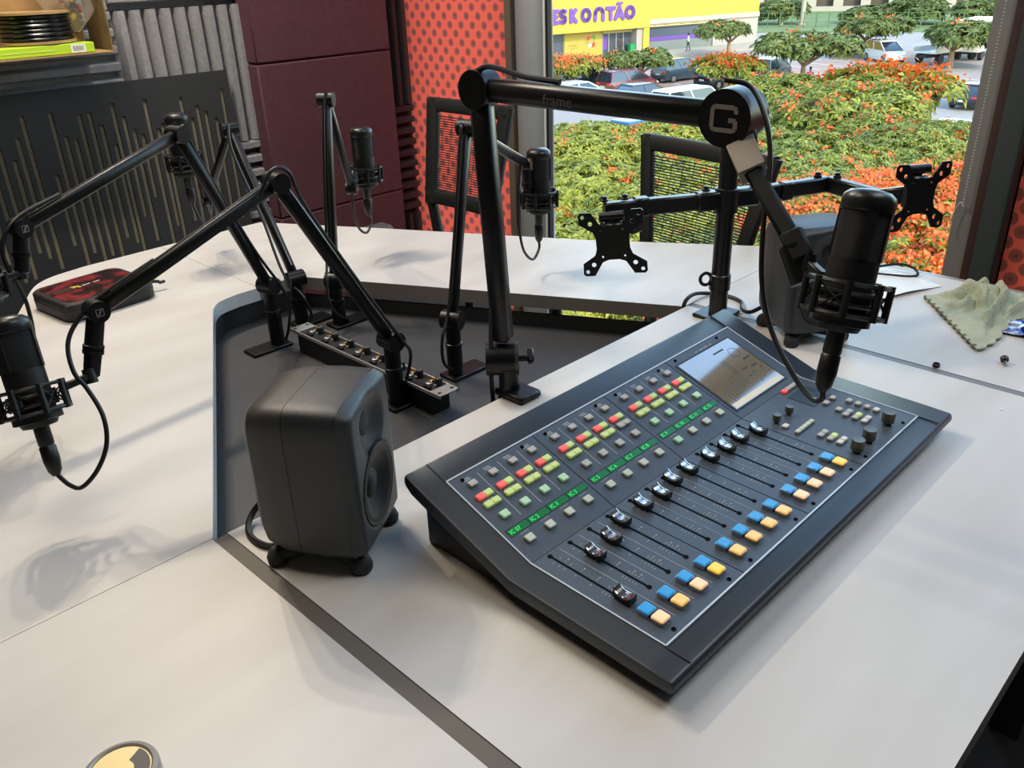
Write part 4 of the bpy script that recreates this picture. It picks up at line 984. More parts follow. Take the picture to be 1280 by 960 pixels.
# ------------------------------------------------------------------ rack unit lying in the sunken centre
mat('rack_black', '#101113', 0.45); mat('rack_silver', '#c9cac6', 0.3, metal=0.7); mat('gold', '#d9b660', 0.2, metal=1.0)
RZ = -0.032
x0, x1, y0, y1 = 0.8475, 0.8930, 1.037, 1.519
t = thing('headphone_amplifier', 'long black headphone amplifier strip with silver frame, knobs and jacks', 'amplifier', ((x0+x1)/2, (y0+y1)/2, PZ))
MB().box(((x0+x1)/2, (y0+y1)/2, (PZ+RZ)/2-0.003), (x1-x0-0.005, y1-y0-0.05, RZ-PZ-0.006)).build('chassis', MATS['rack_black'], t)
MB().box(((x0+x1)/2, (y0+y1)/2, RZ-0.0025), (x1-x0-0.004, y1-y0-0.058, 0.004)).build('front_panel', MATS['rack_black'], t)
m_ = MB()
for x in (x0+0.0016, x1-0.0016): m_.box((x, (y0+y1)/2, RZ-0.0015), (0.0032, y1-y0, 0.007), b=0.0006)
m_.build('frame_rail', MATS['rack_silver'], t)
for y in (y0+0.0145, y1-0.0145):
    e = MB().box(((x0+x1)/2, y, RZ), (x1-x0, 0.029, 0.003), b=0.0006).build('rack_ear', MATS['rack_silver'], t)
    for x in (x0+0.008, x1-0.008): MB().cyl((x, y+(0.005 if y > 1.2 else -0.005), RZ+0.001), (x, y+(0.005 if y > 1.2 else -0.005), RZ+0.0022), 0.0032, 12).build('screw', MATS['rack_black'], e)
MB().box(((x0+x1)/2, y0+0.018, RZ+0.0016), (0.014, 0.0022, 0.0003)).build('ear_print', MATS['print_grey'], t)
for i in range(8):
    y = y1-0.052-i*0.0535
    m_ = MB(); m_.lathe([(0.0075, 0), (0.0075, 0.011), (0.0066, 0.0125), (0.0001, 0.0125)], Matrix.Translation((x1-0.013, y-0.016, RZ)), 16); m_.build('level_knob', MATS['rack_black'], t)
    m_ = MB(); m_.box((x1-0.013, y-0.016, RZ+0.0128), (0.0105, 0.0022, 0.0006)); m_.build('knob_mark', MATS['rack_silver'], t)
    for dx, dy in ((x1-0.012, 0.004), (x1-0.024, -0.002)):
        m_ = MB(); m_.lathe([(0.0062, 0), (0.0062, 0.0035), (0.0035, 0.0042), (0.0035, 0.001)], Matrix.Translation((dx, y+dy, RZ)), 14); m_.build('jack_socket', MATS['gold'] if dx > x1-0.02 else MATS['rack_silver'], t)
    m_ = MB(); m_.box((x0+0.011, y-0.010, RZ+0.002), (0.008, 0.016, 0.005), b=0.001); m_.build('switch_cap', MATS['rack_black'], t)
    m_ = MB(); m_.cyl((x0+0.022, y-0.018, RZ), (x0+0.022, y-0.018, RZ+0.004), 0.0024, 8); m_.build('led', MATS['rack_silver'], t)
for k_, pts in enumerate(([(0.850, 1.132, -0.0745), (0.870, 1.10, -0.0735), (0.872, 1.06, -0.0735), (0.858, 1.045, -0.0735)], [(0.848, 1.135, -0.0735), (0.868, 1.085, -0.0735), (0.862, 1.056, -0.0735)])):
    pass
# ------------------------------------------------------------------ zip pouch at the far left of the table
mat('pouch_black', '#1f1d1f', 0.55, bump=(600, 0.2)); mat('pouch_film', '#2b1e20', 0.14, spec=0.6, coat=0.4, two=('#8a2f38', 26, 0.46, 0.60)); mat('pouch_red', '#86333a', 0.35); mat('pouch_dark', '#3a1518', 0.4); mat('yellow_print', '#e0cf3c', 0.4); mat('white_print', '#d8d3d0', 0.4)
ang = math.atan2(1.882-1.836, 0.711-0.549)
F0 = Matrix.Translation((0.612, 1.925, 0)) @ Matrix.Rotation(math.radians(6), 4, 'Z')
t = thing('zip_pouch', 'flat black zip pouch with a clear red-patterned lid on the far left', 'pouch', M=F0)
o = rrect(0.205, 0.175, 0.028, 5)
m_ = MB(); m_.loft([[(x*0.96, y*0.96, 0.0) for x, y in o], [(x, y, 0.005) for x, y in o], [(x, y, 0.020) for x, y in o]]); m_.build('lower_case', MATS['pouch_black'], t, world=False, angle=50)
m_ = MB(); m_.loft([[(x*1.005, y*1.005, 0.0205) for x, y in o], [(x*1.005, y*1.005, 0.0235) for x, y in o]]); m_.build('zip_band', mat('zip_grey', '#2d2b2d', 0.6), t, world=False)
m_ = MB(); m_.loft([[(x, y, 0.024) for x, y in o], [(x, y, 0.036) for x, y in o], [(x*0.96, y*0.96, 0.040) for x, y in o], [(x*0.90, y*0.89, 0.0408) for x, y in o]]); m_.build('lid_rim', MATS['pouch_black'], t, world=False, angle=50)
o2 = rrect(0.180, 0.150, 0.02, 5)
m_ = MB(); m_.prism(o2, 0.0405, 0.0415); m_.build('clear_lid', MATS['pouch_film'], t, world=False)
m_ = MB(); m_.box((-0.045, 0.012, 0.0422), (0.075, 0.028, 0.0004)); m_.build('dark_print', MATS['pouch_dark'], t, world=False)
m_ = MB(); m_.bar((-0.040, 0.020, 0.0426), (-0.026, 0.018, 0.0426), 0.004, 0.0004); m_.bar((-0.028, 0.020, 0.0426), (-0.024, 0.004, 0.0426), 0.005, 0.0004); m_.bar((-0.038, 0.010, 0.0426), (-0.030, 0.014, 0.0426), 0.004, 0.0004); m_.build('yellow_mark', MATS['yellow_print'], t, world=False)
m_ = MB(); m_.bar((-0.018, 0.010, 0.0426), (0.002, 0.012, 0.0426), 0.003, 0.0004); m_.bar((0.008, 0.012, 0.0426), (0.024, 0.014, 0.0426), 0.003, 0.0004); m_.build('white_mark', MATS['white_print'], t, world=False)
m_ = MB(); m_.tube([(0.102, -0.04, 0.022), (0.118, -0.046, 0.023), (0.128, -0.05, 0.020)], 0.004, 8); m_.box((0.133, -0.052, 0.018), (0.016, 0.008, 0.006), b=0.002); m_.build('zip_pull', MATS['pouch_black'], t, world=False)

# ------------------------------------------------------------------ small things on the right part of the table
mat('paper_white', '#eceeee', 0.55); mat('terry_green', '#d9e0c4', 0.95, noise=(70, 0.10), bump=(420, 0.9))
t = thing('paper_sheet', 'white sheet of paper under the near microphone, by the window', 'paper', (1.77, 0.62, 0))
m_ = MB(); n_ = 8; a, b_, c, d = V((1.858, 0.558, 0)), V((1.655, 0.635, 0)), V((1.72, 0.79, 0)), V((1.90, 0.70, 0))
for i in range(n_):
    pass
rings = []
for i in range(n_+1):
    u = i/n_; p, q = a.lerp(b_, u), d.lerp(c, u); z = 0.0012+0.006*math.sin(PI*u)**2
    rings.append([(p.x, p.y, z), (q.x, q.y, 0.0012+0.002*u), (q.x, q.y, 0.0009+0.002*u), (p.x, p.y, z-0.0003)])
m_.loft(rings); m_.build('sheet', MATS['paper_white'], t, angle=60)
t = thing('key_ring_tag', 'small grey oval metal ring lying at the paper edge', 'ring', (1.668, 0.618, 0))
MB().tube([(1.672+0.026*math.cos(a), 0.612+0.014*math.sin(a), 0.0032) for a in [2*PI*i/30 for i in range(31)]], 0.003, 8).build('ring', MATS['steel'], t)
t = thing('cord_loop', 'thin black cord loop at the far table edge by the window', 'cable', (1.88, 0.66, 0))
MB().tube(smooth_pts([(1.80, 0.76, 0.003), (1.85, 0.71, 0.012), (1.885, 0.665, 0.020), (1.895, 0.635, 0.014), (1.885, 0.622, 0.004), (1.865, 0.64, 0.003), (1.84, 0.70, 0.003)], 6), 0.003, 8).build('cord', MATS['cable_black'], t)
# crumpled towel: a folded grid with two rolled ridges and a scalloped near edge
cn = [V((1.766, 0.562, 0)), V((1.884, 0.485, 0)), V((1.885, 0.372, 0)), V((1.553, 0.388, 0))]
import mathutils.noise as mn
t = thing('towel', 'crumpled pale green terry towel with a scalloped edge by the window', 'towel', (1.73, 0.46, 0))
N = 72; vs = []; fs = []
def pdist(u, v, pl):
    best = 9
    for (a0, a1), (b0, b1) in zip(pl, pl[1:]):
        dx, dy = b0-a0, b1-a1; q = max(0, min(1, ((u-a0)*dx+(v-a1)*dy)/(dx*dx+dy*dy)))
        best = min(best, math.hypot(u-a0-q*dx, v-a1-q*dy))
    return best
folds = [(0.034, 0.040, [(0.40, 0.02), (0.50, 0.10), (0.58, 0.26), (0.56, 0.42), (0.46, 0.56)]), (0.030, 0.045, [(0.66, 0.06), (0.80, 0.04), (0.90, 0.14)]), (0.022, 0.035, [(0.70, 0.12), (0.70, 0.34), (0.76, 0.46)]),
         (0.026, 0.030, [(0.30, 0.74), (0.52, 0.70), (0.72, 0.64), (0.86, 0.46), (0.96, 0.24)]), (0.016, 0.035, [(0.56, 0.86), (0.78, 0.84), (0.94, 0.72)]), (0.012, 0.03, [(0.14, 0.30), (0.30, 0.40), (0.40, 0.36)]), (0.018, 0.035, [(0.24, 0.06), (0.34, 0.16), (0.44, 0.18)])]
for i in range(N+1):
    for j in range(N+1):
        u, v = i/N, j/N
        p = (cn[0].lerp(cn[1], u)).lerp(cn[3].lerp(cn[2], u), v)
        edge = min(1.0, 7*min(u, 1-u, v, 1-v))
        z = 0.004+edge*(max(h_*math.exp(-(pdist(u, v, pl)/w_)**2) for h_, w_, pl in folds)+0.006*(1-abs(mn.noise(V((u*5, v*5, 1.3))))*2)+0.004*mn.noise(V((u*12, v*12, 4.3))))
        sc = 0.006*abs(math.sin((1-u)*PI*9)) if v > 0.97 else 0
        wob = 0.022*mn.noise(V((u*3, v*3, 8.0)))
        vs.append((p.x+wob, p.y+wob*0.7-sc, z))
for i in range(N):
    for j in range(N): fs.append((i*(N+1)+j, (i+1)*(N+1)+j, (i+1)*(N+1)+j+1, i*(N+1)+j+1))
m_ = MB(); m_.add(vs, fs); tw = m_.build('cloth', MATS['terry_green'], t, angle=80)
sm = tw.modifiers.new('thick', 'SOLIDIFY'); sm.thickness = 0.003; sm.offset = 1
m_ = MB()
for i in range(12):
    u = 0.02+i*0.082; p = cn[0].lerp(cn[3], u)
    m_.sphere((p.x-0.001, p.y-0.003, 0.0045), 0.0055, n=8, sc=(1.0, 1.0, 0.8))
m_.build('stitched_edge', mat('terry_dark', '#6d705c', 0.9), t)
t = thing('foil_wrapper', 'crumpled blue and silver wrapper half out of frame beside the towel', 'wrapper', (1.70, 0.35, 0))
rnd = random.Random(9); m_ = MB(); vs = []; fs = []
for i in range(7):
    for j in range(6): vs.append((1.735-0.075*i/6*0.9+0.006*rnd.uniform(-1, 1), 0.392-0.020*j-0.012*i/6+0.004*rnd.uniform(-1, 1), 0.003+0.022*rnd.random()*(0.3+math.sin(PI*i/6)*math.sin(PI*j/5))))
for i in range(6):
    for j in range(5): fs.append((i*6+j, i*6+j+1, (i+1)*6+j+1, (i+1)*6+j))
m_.add(vs, fs); wr = m_.build('foil', mat('foil_blue', '#2c3f8c', 0.22, metal=0.7, two=('#d5dae6', 60, 0.45, 0.55)), t, smooth=False)
wr.modifiers.new('thick', 'SOLIDIFY').thickness = 0.0006
t = thing('rubber_cap', 'tiny black cylindrical cap lying on the dark table inlay strip', 'cap', (1.447, 0.419, 0))
MB().lathe([(0.0055, 0), (0.0060, 0.001), (0.0060, 0.006), (0.0048, 0.007), (0.0048, 0.004), (0.0001, 0.004)], Matrix.Translation((1.447, 0.419, 0.0005)), 16).build('cap_body', MATS['cord_black'], t)
t = thing('thumb_screw', 'small steel thumb screw lying on the table below the towel', 'screw', (1.535, 0.336, 0))
F = Matrix.Translation((1.533, 0.337, 0.0068)) @ Matrix.Rotation(0.5, 4, 'Z') @ Matrix.Rotation(1.25, 4, 'Y')
m_ = MB(); m_.lathe([(0.0065, 0), (0.0068, 0.001), (0.0068, 0.006), (0.0055, 0.007), (0.0001, 0.007)], F, 14); m_.build('head', mat('steel_dark', '#5b554e', 0.3, metal=0.9), t)
m_ = MB(); m_.cyl((0, 0, -0.012), (0, 0, 0.0), 0.0026, 10, M=F); m_.build('shank', MATS['steel'], t)
t = thing('crumb', 'tiny white scrap on the table right of the console', 'scrap', (1.36, 0.28, 0))
MB().box((1.355, 0.285, 0.0008), (0.006, 0.003, 0.0016), b=0.0005).build('scrap', MATS['paper_white'], t)
# round tin with a yellow lid at the bottom left
t = thing('round_tin', 'round steel-rimmed tin with a pale yellow lid at the lower left', 'tin', (0.118, 0.640, 0))
cx, cy = 0.1165, 0.6300
MB().lathe([(0.0325, 0.0), (0.0335, 0.002), (0.0335, 0.016), (0.0325, 0.0185), (0.0285, 0.0200), (0.0270, 0.0185), (0.0270, 0.017)], Matrix.Translation((cx, cy, 0)), 48, caps=True).build('tin_body', mat('tin_steel', '#a8a4a0', 0.3, metal=0.35), t)
MB().lathe([(0.0266, 0.0172), (0.0266, 0.0180), (0.0001, 0.0181)], Matrix.Translation((cx, cy, 0)), 48).build('lid_face', mat('lid_yellow', '#f0d48a', 0.35), t)
m_ = MB(); m_.prism([(cx+r*math.cos(a), cy+r*math.sin(a)) for r, a in [(0.0255, -0.15+0.1*i) for i in range(-6, 7)]]+[(cx+0.012*math.cos(a), cy+0.012*math.sin(a)) for a in [-0.15+0.15*i for i in range(4, -5, -1)]], 0.0181, 0.0184)
m_.build('lid_print', MATS['cord_black'], t, smooth=False)

# ------------------------------------------------------------------ office chairs
mat('chair_black', '#15181a', 0.55); mat('chair_fabric', '#1c1d1f', 0.95, bump=(500, 0.3)); mat('chair_mesh', '#17191b', 0.6); mat('chair_grey', '#55585a', 0.4)
def chair(label, tc, fwd, group, arms=True, lean=0.22, top=1.17, tw=0.47, bw=0.33, zb0=0.76, fw=0.042):
    """local +y is forward; the backrest frame tapers downwards"""
    loc = V(tc)+V(fwd)*(0.235+(top-zb0)*lean)
    t = thing('office_chair', label, 'chair', (loc[0], loc[1], FLOOR), math.atan2(fwd[1], fwd[0])-PI/2, group)
    b = lambda m, *a, **k: m.build(*a, world=False, **k)
    m = MB(); o = rrect(0.48, 0.46, 0.10, 6); m.loft([[(x*0.9, y*0.9, 0.51) for x, y in o], [(x, y, 0.53) for x, y in o], [(x, y, 0.565) for x, y in o], [(x*0.93, y*0.93, 0.585) for x, y in o]]); b(m, 'seat', MATS['chair_fabric'], t, angle=60)
    yb = -0.235
    def Q(x, z): # point on the leaning back plane
        return V((x, yb-(z-zb0)*lean+0.35*(x*x)*0.6, z))
    zt = top; rows = []
    def half(z): 
        u = (z-zb0)/(zt-zb0); return (bw+(tw-bw)*u)/2
    fr = MB()
    pts = [Q(-half(z)+fw/2, z) for z in (zb0, zb0+0.14, zb0+0.28, zt-0.03)]
    left = [Q(-half(z)+fw/2, z) for z in [zb0+i*(zt-zb0)/8 for i in range(9)]]; right = [V((-p.x, p.y, p.z)) for p in left]
    for side in (left, right): fr.sweep(side, fw, 0.026, (0, 1, lean), r=0.008)
    for z, hh in ((zt-0.018, 0.046), (zb0+0.024, 0.048)):
        fr.sweep([Q(x, z) for x in [(-half(z)+0.010)+i*(2*half(z)-0.020)/8 for i in range(9)]], 0.026, hh, (0, -lean, 1), r=0.009)
    b(fr, 'back_frame', MATS['chair_black'], t)
    ms = MB(); z = zb0+0.05
    while z < zt-0.05:
        h_ = half(z)-fw+0.004; row = [Q(-h_+i*2*h_/6, z) for i in range(7)]
        for a, c in zip(row, row[1:]): ms.bar(a, c, 0.0016, 0.0033, up=(0, -lean, 1))
        z += 0.0076
    for i in range(11):
        x_ = -0.20+i*0.040
        zz = [zb0+0.05+k*(zt-zb0-0.10)/6 for k in range(7)]
        pp = [Q(x_, q) for q in zz if abs(x_) < half(q)-fw]
        for a, c in zip(pp, pp[1:]): ms.bar(a, c, 0.0012, 0.0012)
    b(ms, 'back_mesh', MATS['chair_mesh'], t, smooth=False, kind='stuff')
    for s in (-1, 1):
        m = MB(); m.tube(smooth_pts([Q(s*(bw/2-0.02), zb0+0.03), (s*0.13, yb-0.005, 0.66), (s*0.10, -0.16, 0.52), (s*0.06, -0.02, 0.50)], 5), 0.019, 10); b(m, 'back_upright', MATS['chair_black'], t)
    if arms:
        for s in (-1, 1):
            m = MB(); m.box((s*0.29, -0.01, 0.765), (0.075, 0.26, 0.028), b=0.012); pad = b(m, 'armrest', MATS['chair_grey'], t)
            m = MB(); m.tube(smooth_pts([(s*0.17, 0, 0.515), (s*0.27, 0, 0.53), (s*0.29, 0, 0.60), (s*0.29, 0, 0.755)], 5), 0.015, 10); b(m, 'armrest_post', MATS['chair_black'], t)
    b(MB().cyl((0, 0, 0.10), (0, 0, 0.34), 0.030, 20), 'gas_column', MATS['chair_black'], t); b(MB().cyl((0, 0, 0.34), (0, 0, 0.505), 0.018, 16), 'gas_piston', MATS['steel'], t)
    b(MB().box((0, 0, 0.502), (0.22, 0.24, 0.024), b=0.006), 'seat_plate', MATS['chair_black'], t)
    for i in range(5):
        a = 2*PI*i/5+0.3; c, s = math.cos(a), math.sin(a)
        b(MB().bar((c*0.02, s*0.02, 0.115), (c*0.30, s*0.30, 0.075), 0.042, 0.026, b=0.006), 'base_leg', MATS['chair_black'], t)
        m = MB(); F = Matrix.Translation((c*0.295, s*0.295, 0.030)) @ Matrix.Rotation(a, 4, 'Z')
        for q in (-0.014, 0.014): m.cyl((q, -0.010, 0) if False else (q-0.009, 0, 0), (q+0.009, 0, 0), 0.030, 16, M=F)
        m.cyl((0, 0, 0.02), (0, 0, 0.05), 0.008, 8, M=F); b(m, 'caster', MATS['chair_black'], t)
    return t
chair('black mesh-backed office chair before the window, behind the monitor stand', (2.020, 1.254, 0), V((-0.984, 0.177, 0)), 'mesh office chairs', top=1.145, tw=0.49, bw=0.35, lean=0.16)
chair('black mesh-backed office chair in the corner, before the red dotted film', (1.965, 2.128, 0), V((-1.0, 0.02, 0)), 'mesh office chairs', top=1.195, tw=0.41, bw=0.35, zb0=0.855, fw=0.052, lean=0.20)
# the car park's surfaces are ordinary matt ones: their colours are given here on the scale of the picture and turned into reflectances
_mat0 = mat
def mat(name, base, *a, **k):
    return _mat0(name, tuple(0.64*x for x in lin(base)), *a, **k)
# ------------------------------------------------------------------ outside: the car park
mat('asphalt', '#a89e97', 0.95, noise=(0.25, 0.08)); mat('paver_pink', '#ab9488', 0.95, noise=(0.5, 0.06)); mat('kerb', '#b3a999', 0.9); mat('lawn', '#71834a', 0.95, noise=(0.6, 0.25)); mat('paint_white', '#e8e2da', 0.8)
A0 = V((71.66, 58.46, GROUND)); ev = V((0.952, -0.305, 0)).normalized(); nv = V((-0.305, -0.952, 0)).normalized()
def S(u, d, z=0.0): return A0+ev*u+nv*d+V((0, 0, z))      # u along the shop front, d out from it, z above the ground
FS = frame(A0, ev, -nv, V((0, 0, 1)))
def flat(name, pts, z0, z1, m): 
    mb = MB(); mb.prism(pts, z0, z1); o = mb.build(name, m, smooth=False); o['kind'] = 'structure'; return o
flat('ground', [(3.2, -60), (260, -60), (260, 200), (3.2, 200)], GROUND-0.5, GROUND, MATS['asphalt'])
pa = [S(-60, 5.0), S(23.5, 5.0), S(23.5, -0.2), S(-60, -0.2)]
flat('pavement', [(p.x, p.y) for p in pa], GROUND, GROUND+0.14, MATS['kerb'])
pa = [S(-40, 17), S(40, 17), S(40, 24), S(-40, 24)]
flat('parking_bay', [(p.x, p.y) for p in pa], GROUND, GROUND+0.02, MATS['paver_pink'])
pa = [S(2, 33), S(40, 33), S(40, 45), S(2, 45)]
flat('parking_bay', [(p.x, p.y) for p in pa], GROUND, GROUND+0.02, MATS['paver_pink'])
flat('lawn', [(98, 75), (105, 58), (112, 40), (128, 20), (160, 20), (150, 80)], GROUND, GROUND+0.10, MATS['lawn'])
ln = MB()
for i in range(9):
    p = S(8+i*2.9, 33.2); q = S(8+i*2.9+0.6, 38)
    ln.bar((p.x, p.y, GROUND+0.024), (q.x, q.y, GROUND+0.024), 0.12, 0.008)
for i in range(12):
    p = S(-18+i*2.9, 17.2); q = S(-18+i*2.9, 22)
    ln.bar((p.x, p.y, GROUND+0.024), (q.x, q.y, GROUND+0.024), 0.12, 0.008)
o = ln.build('bay_marking', MATS['paint_white']); o['kind'] = 'structure'
# ------------------------------------------------------------------ the shop
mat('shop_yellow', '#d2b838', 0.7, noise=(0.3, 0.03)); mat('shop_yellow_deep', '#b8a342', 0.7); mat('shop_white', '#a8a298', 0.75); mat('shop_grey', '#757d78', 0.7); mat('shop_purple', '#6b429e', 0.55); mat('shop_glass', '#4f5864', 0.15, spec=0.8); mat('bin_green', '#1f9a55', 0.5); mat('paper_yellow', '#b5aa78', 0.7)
shop = thing('supermarket', 'yellow supermarket with purple lettering across the car park', 'building', A0)
def sb(name, u0, u1, d0, d1, z0, z1, m, **k):
    return MB().box(((u0+u1)/2, -(d0+d1)/2, (z0+z1)/2), (u1-u0, abs(d1-d0), z1-z0), FS).build(name, MATS[m], shop, smooth=False, **k)
sb('back_mass', -40, 21.2, -30, -2.2, 0.14, 8.0, 'shop_white')
sb('upper_wall', -40, 5.75, -2.2, 0.10, 3.25, 8.0, 'shop_yellow')
sb('upper_wall', 5.75, 21.2, -2.2, 0.04, 3.25, 8.0, 'shop_yellow')
sb('fascia', -40, 6.3, -2.2, 0.35, 2.55, 3.25, 'shop_yellow')
sb('fascia_band', 6.3, 21.2, -2.2, 0.20, 2.78, 3.25, 'shop_white')
sb('sign_strip', 6.5, 15.0, -0.4, 0.06, 2.50, 2.78, 'paper_yellow')
sb('pillar', 5.69, 6.4, -2.0, 0.20, 0.14, 2.55, 'shop_yellow')
sb('pillar', 4.95, 5.66, -2.0, 0.0, 0.14, 2.55, 'shop_white')
sb('pier', 15.0, 21.2, -2.2, 0.02, 0.14, 2.78, 'shop_white')
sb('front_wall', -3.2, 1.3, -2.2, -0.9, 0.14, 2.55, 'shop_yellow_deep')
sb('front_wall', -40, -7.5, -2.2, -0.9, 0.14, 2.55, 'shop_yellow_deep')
sb('stall_riser', 6.4, 15.0, -2.2, -0.15, 0.14, 1.08, 'shop_grey')
sb('shop_window', 6.4, 15.0, -2.2, -0.30, 1.08, 2.50, 'shop_glass')
sb('window_stripe', 6.4, 15.0, -0.30, -0.24, 1.10, 1.48, 'shop_purple')
sb('shop_window', -7.5, -3.2, -2.2, -1.0, 0.14, 2.55, 'shop_glass')
for u in (-5.35, -3.3): sb('window_mullion', u-0.05, u+0.05, -1.0, -0.9, 0.14, 2.55, 'shop_grey')
sb('door_header', 1.3, 5.0, -2.2, -0.75, 2.15, 2.55, 'paper_yellow')
for u0, u1 in ((1.35, 2.05), (2.15, 3.85), (3.95, 4.9)): sb('entrance_pane', u0, u1, -2.2, -1.0, 0.14, 2.15, 'shop_glass')
for u in (1.33, 2.1, 3.0, 3.9): sb('door_post', u-0.04, u+0.04, -1.0, -0.85, 0.14, 2.15, 'shop_white')
sb('poster', 1.40, 1.95, -1.0, -0.96, 0.6, 1.9, 'shop_purple')
for i, (u, z, r, c) in enumerate(((-0.2, 1.75, 0.30, '#d8483a'), (0.35, 1.85, 0.26, '#5f9a4a'), (0.25, 1.25, 0.30, '#d23c32'), (-0.1, 1.2, 0.24, '#f2efe6'), (0.05, 1.55, 0.28, '#ec9a4a'), (-0.35, 1.45, 0.20, '#7fa84f'))):
    mb = MB(); mb.cyl(FS @ V((u-0.1, 0.89-0.005*i, z)), FS @ V((u-0.1, 0.875-0.005*i, z)), r, 12); mb.build('wall_picture', mat('pic'+str(i), c, 0.7), shop)
mb = MB()
for u, w_, z in ((-2.2, 0.95, 1.25), (-2.0, 0.8, 1.02)): mb.box((u, 0.893, z), (w_, 0.01, 0.11 if z > 1.1 else 0.06), FS)
mb.build('wall_print', mat('print_brown', '#9a7f34', 0.7), shop)
mb = MB()
for u, w_ in ((7.1, 0.35), (8.6, 0.7), (10.6, 0.5), (12.4, 0.9)): mb.box((u, -0.064, 2.64), (w_, 0.01, 0.08), FS)
mb.build('strip_print', MATS['print_brown'], shop)
# the lettering: thick rounded strokes, one part per letter
def letter(u, strokes, w_=0.38, zb=3.40, sc=1.36, dy=-0.18):
    mb = MB()
    for st in strokes:
        P = [FS @ V((u+x*sc, dy, zb+z*sc)) for x, z in st]
        for a, c in zip(P, P[1:]):
            mb.bar(a, c, w_, 0.16, up=nv)
        for p in P: mb.cyl(p-nv*0.081, p+nv*0.081, w_/2, 14)
    mb.build('letter', MATS['shop_purple'], shop, smooth=False)
el = lambda cx, cz, rx, rz, a0, a1, n=12: [(cx+rx*math.cos(math.radians(a0+(a1-a0)*i/n)), cz+rz*math.sin(math.radians(a0+(a1-a0)*i/n))) for i in range(n+1)]
letter(-6.45, [[(0.12, 0.12), (0.12, 0.88), (0.30, 0.88)]+el(0.28, 0.5, 0.30, 0.38, 80, -80)+[(0.12, 0.12)]])
letter(-5.28, [[(0.5, 0.88), (0.14, 0.88), (0.14, 0.12), (0.5, 0.12)], [(0.14, 0.5), (0.42, 0.5)]])
letter(-4.42, [[(0.52, 0.84)]+el(0.32, 0.69, 0.19, 0.19, 60, 250, 8)+el(0.32, 0.31, 0.20, 0.20, 80, -120, 8)+[(0.10, 0.18)]])
letter(-3.22, [[(0.12, 0.12), (0.12, 0.88)], [(0.50, 0.88), (0.18, 0.5), (0.54, 0.12)]])
letter(-1.95, [el(0.45, 0.5, 0.32, 0.36, 0, 360, 18)])
letter(-0.42, [[(0.12, 0.12)]+[(0.12, 0.5)]+el(0.46, 0.54, 0.34, 0.34, 180, 0, 10)+[(0.80, 0.12)]])
letter(1.02, [[(0.08, 0.86), (0.72, 0.86)], [(0.40, 0.86), (0.40, 0.12)]])
letter(2.08, [[(0.06, 0.12), (0.40, 0.86), (0.74, 0.12)], [(0.20, 0.34), (0.60, 0.34)]])
letter(2.08, [[(0.18, 1.10), (0.32, 1.18), (0.46, 1.10), (0.62, 1.18)]], w_=0.22)
letter(3.30, [el(0.45, 0.5, 0.34, 0.36, 0, 360, 18)])
t = thing('wheelie_bin', 'green bin beside the supermarket entrance', 'bin', S(4.55, -0.3, 0.14))
MB().loft([[FS @ V((4.5+x, 0.3+y, z)) for x, y in ((-w_, -w_), (w_, -w_), (w_, w_), (-w_, w_))] for z, w_ in ((0.14, 0.24), (0.95, 0.33))]).build('bin_body', MATS['bin_green'], t)
MB().box((4.5, 0.3, 0.985), (0.72, 0.72, 0.07), FS, b=0.02).build('lid', MATS['bin_green'], t)

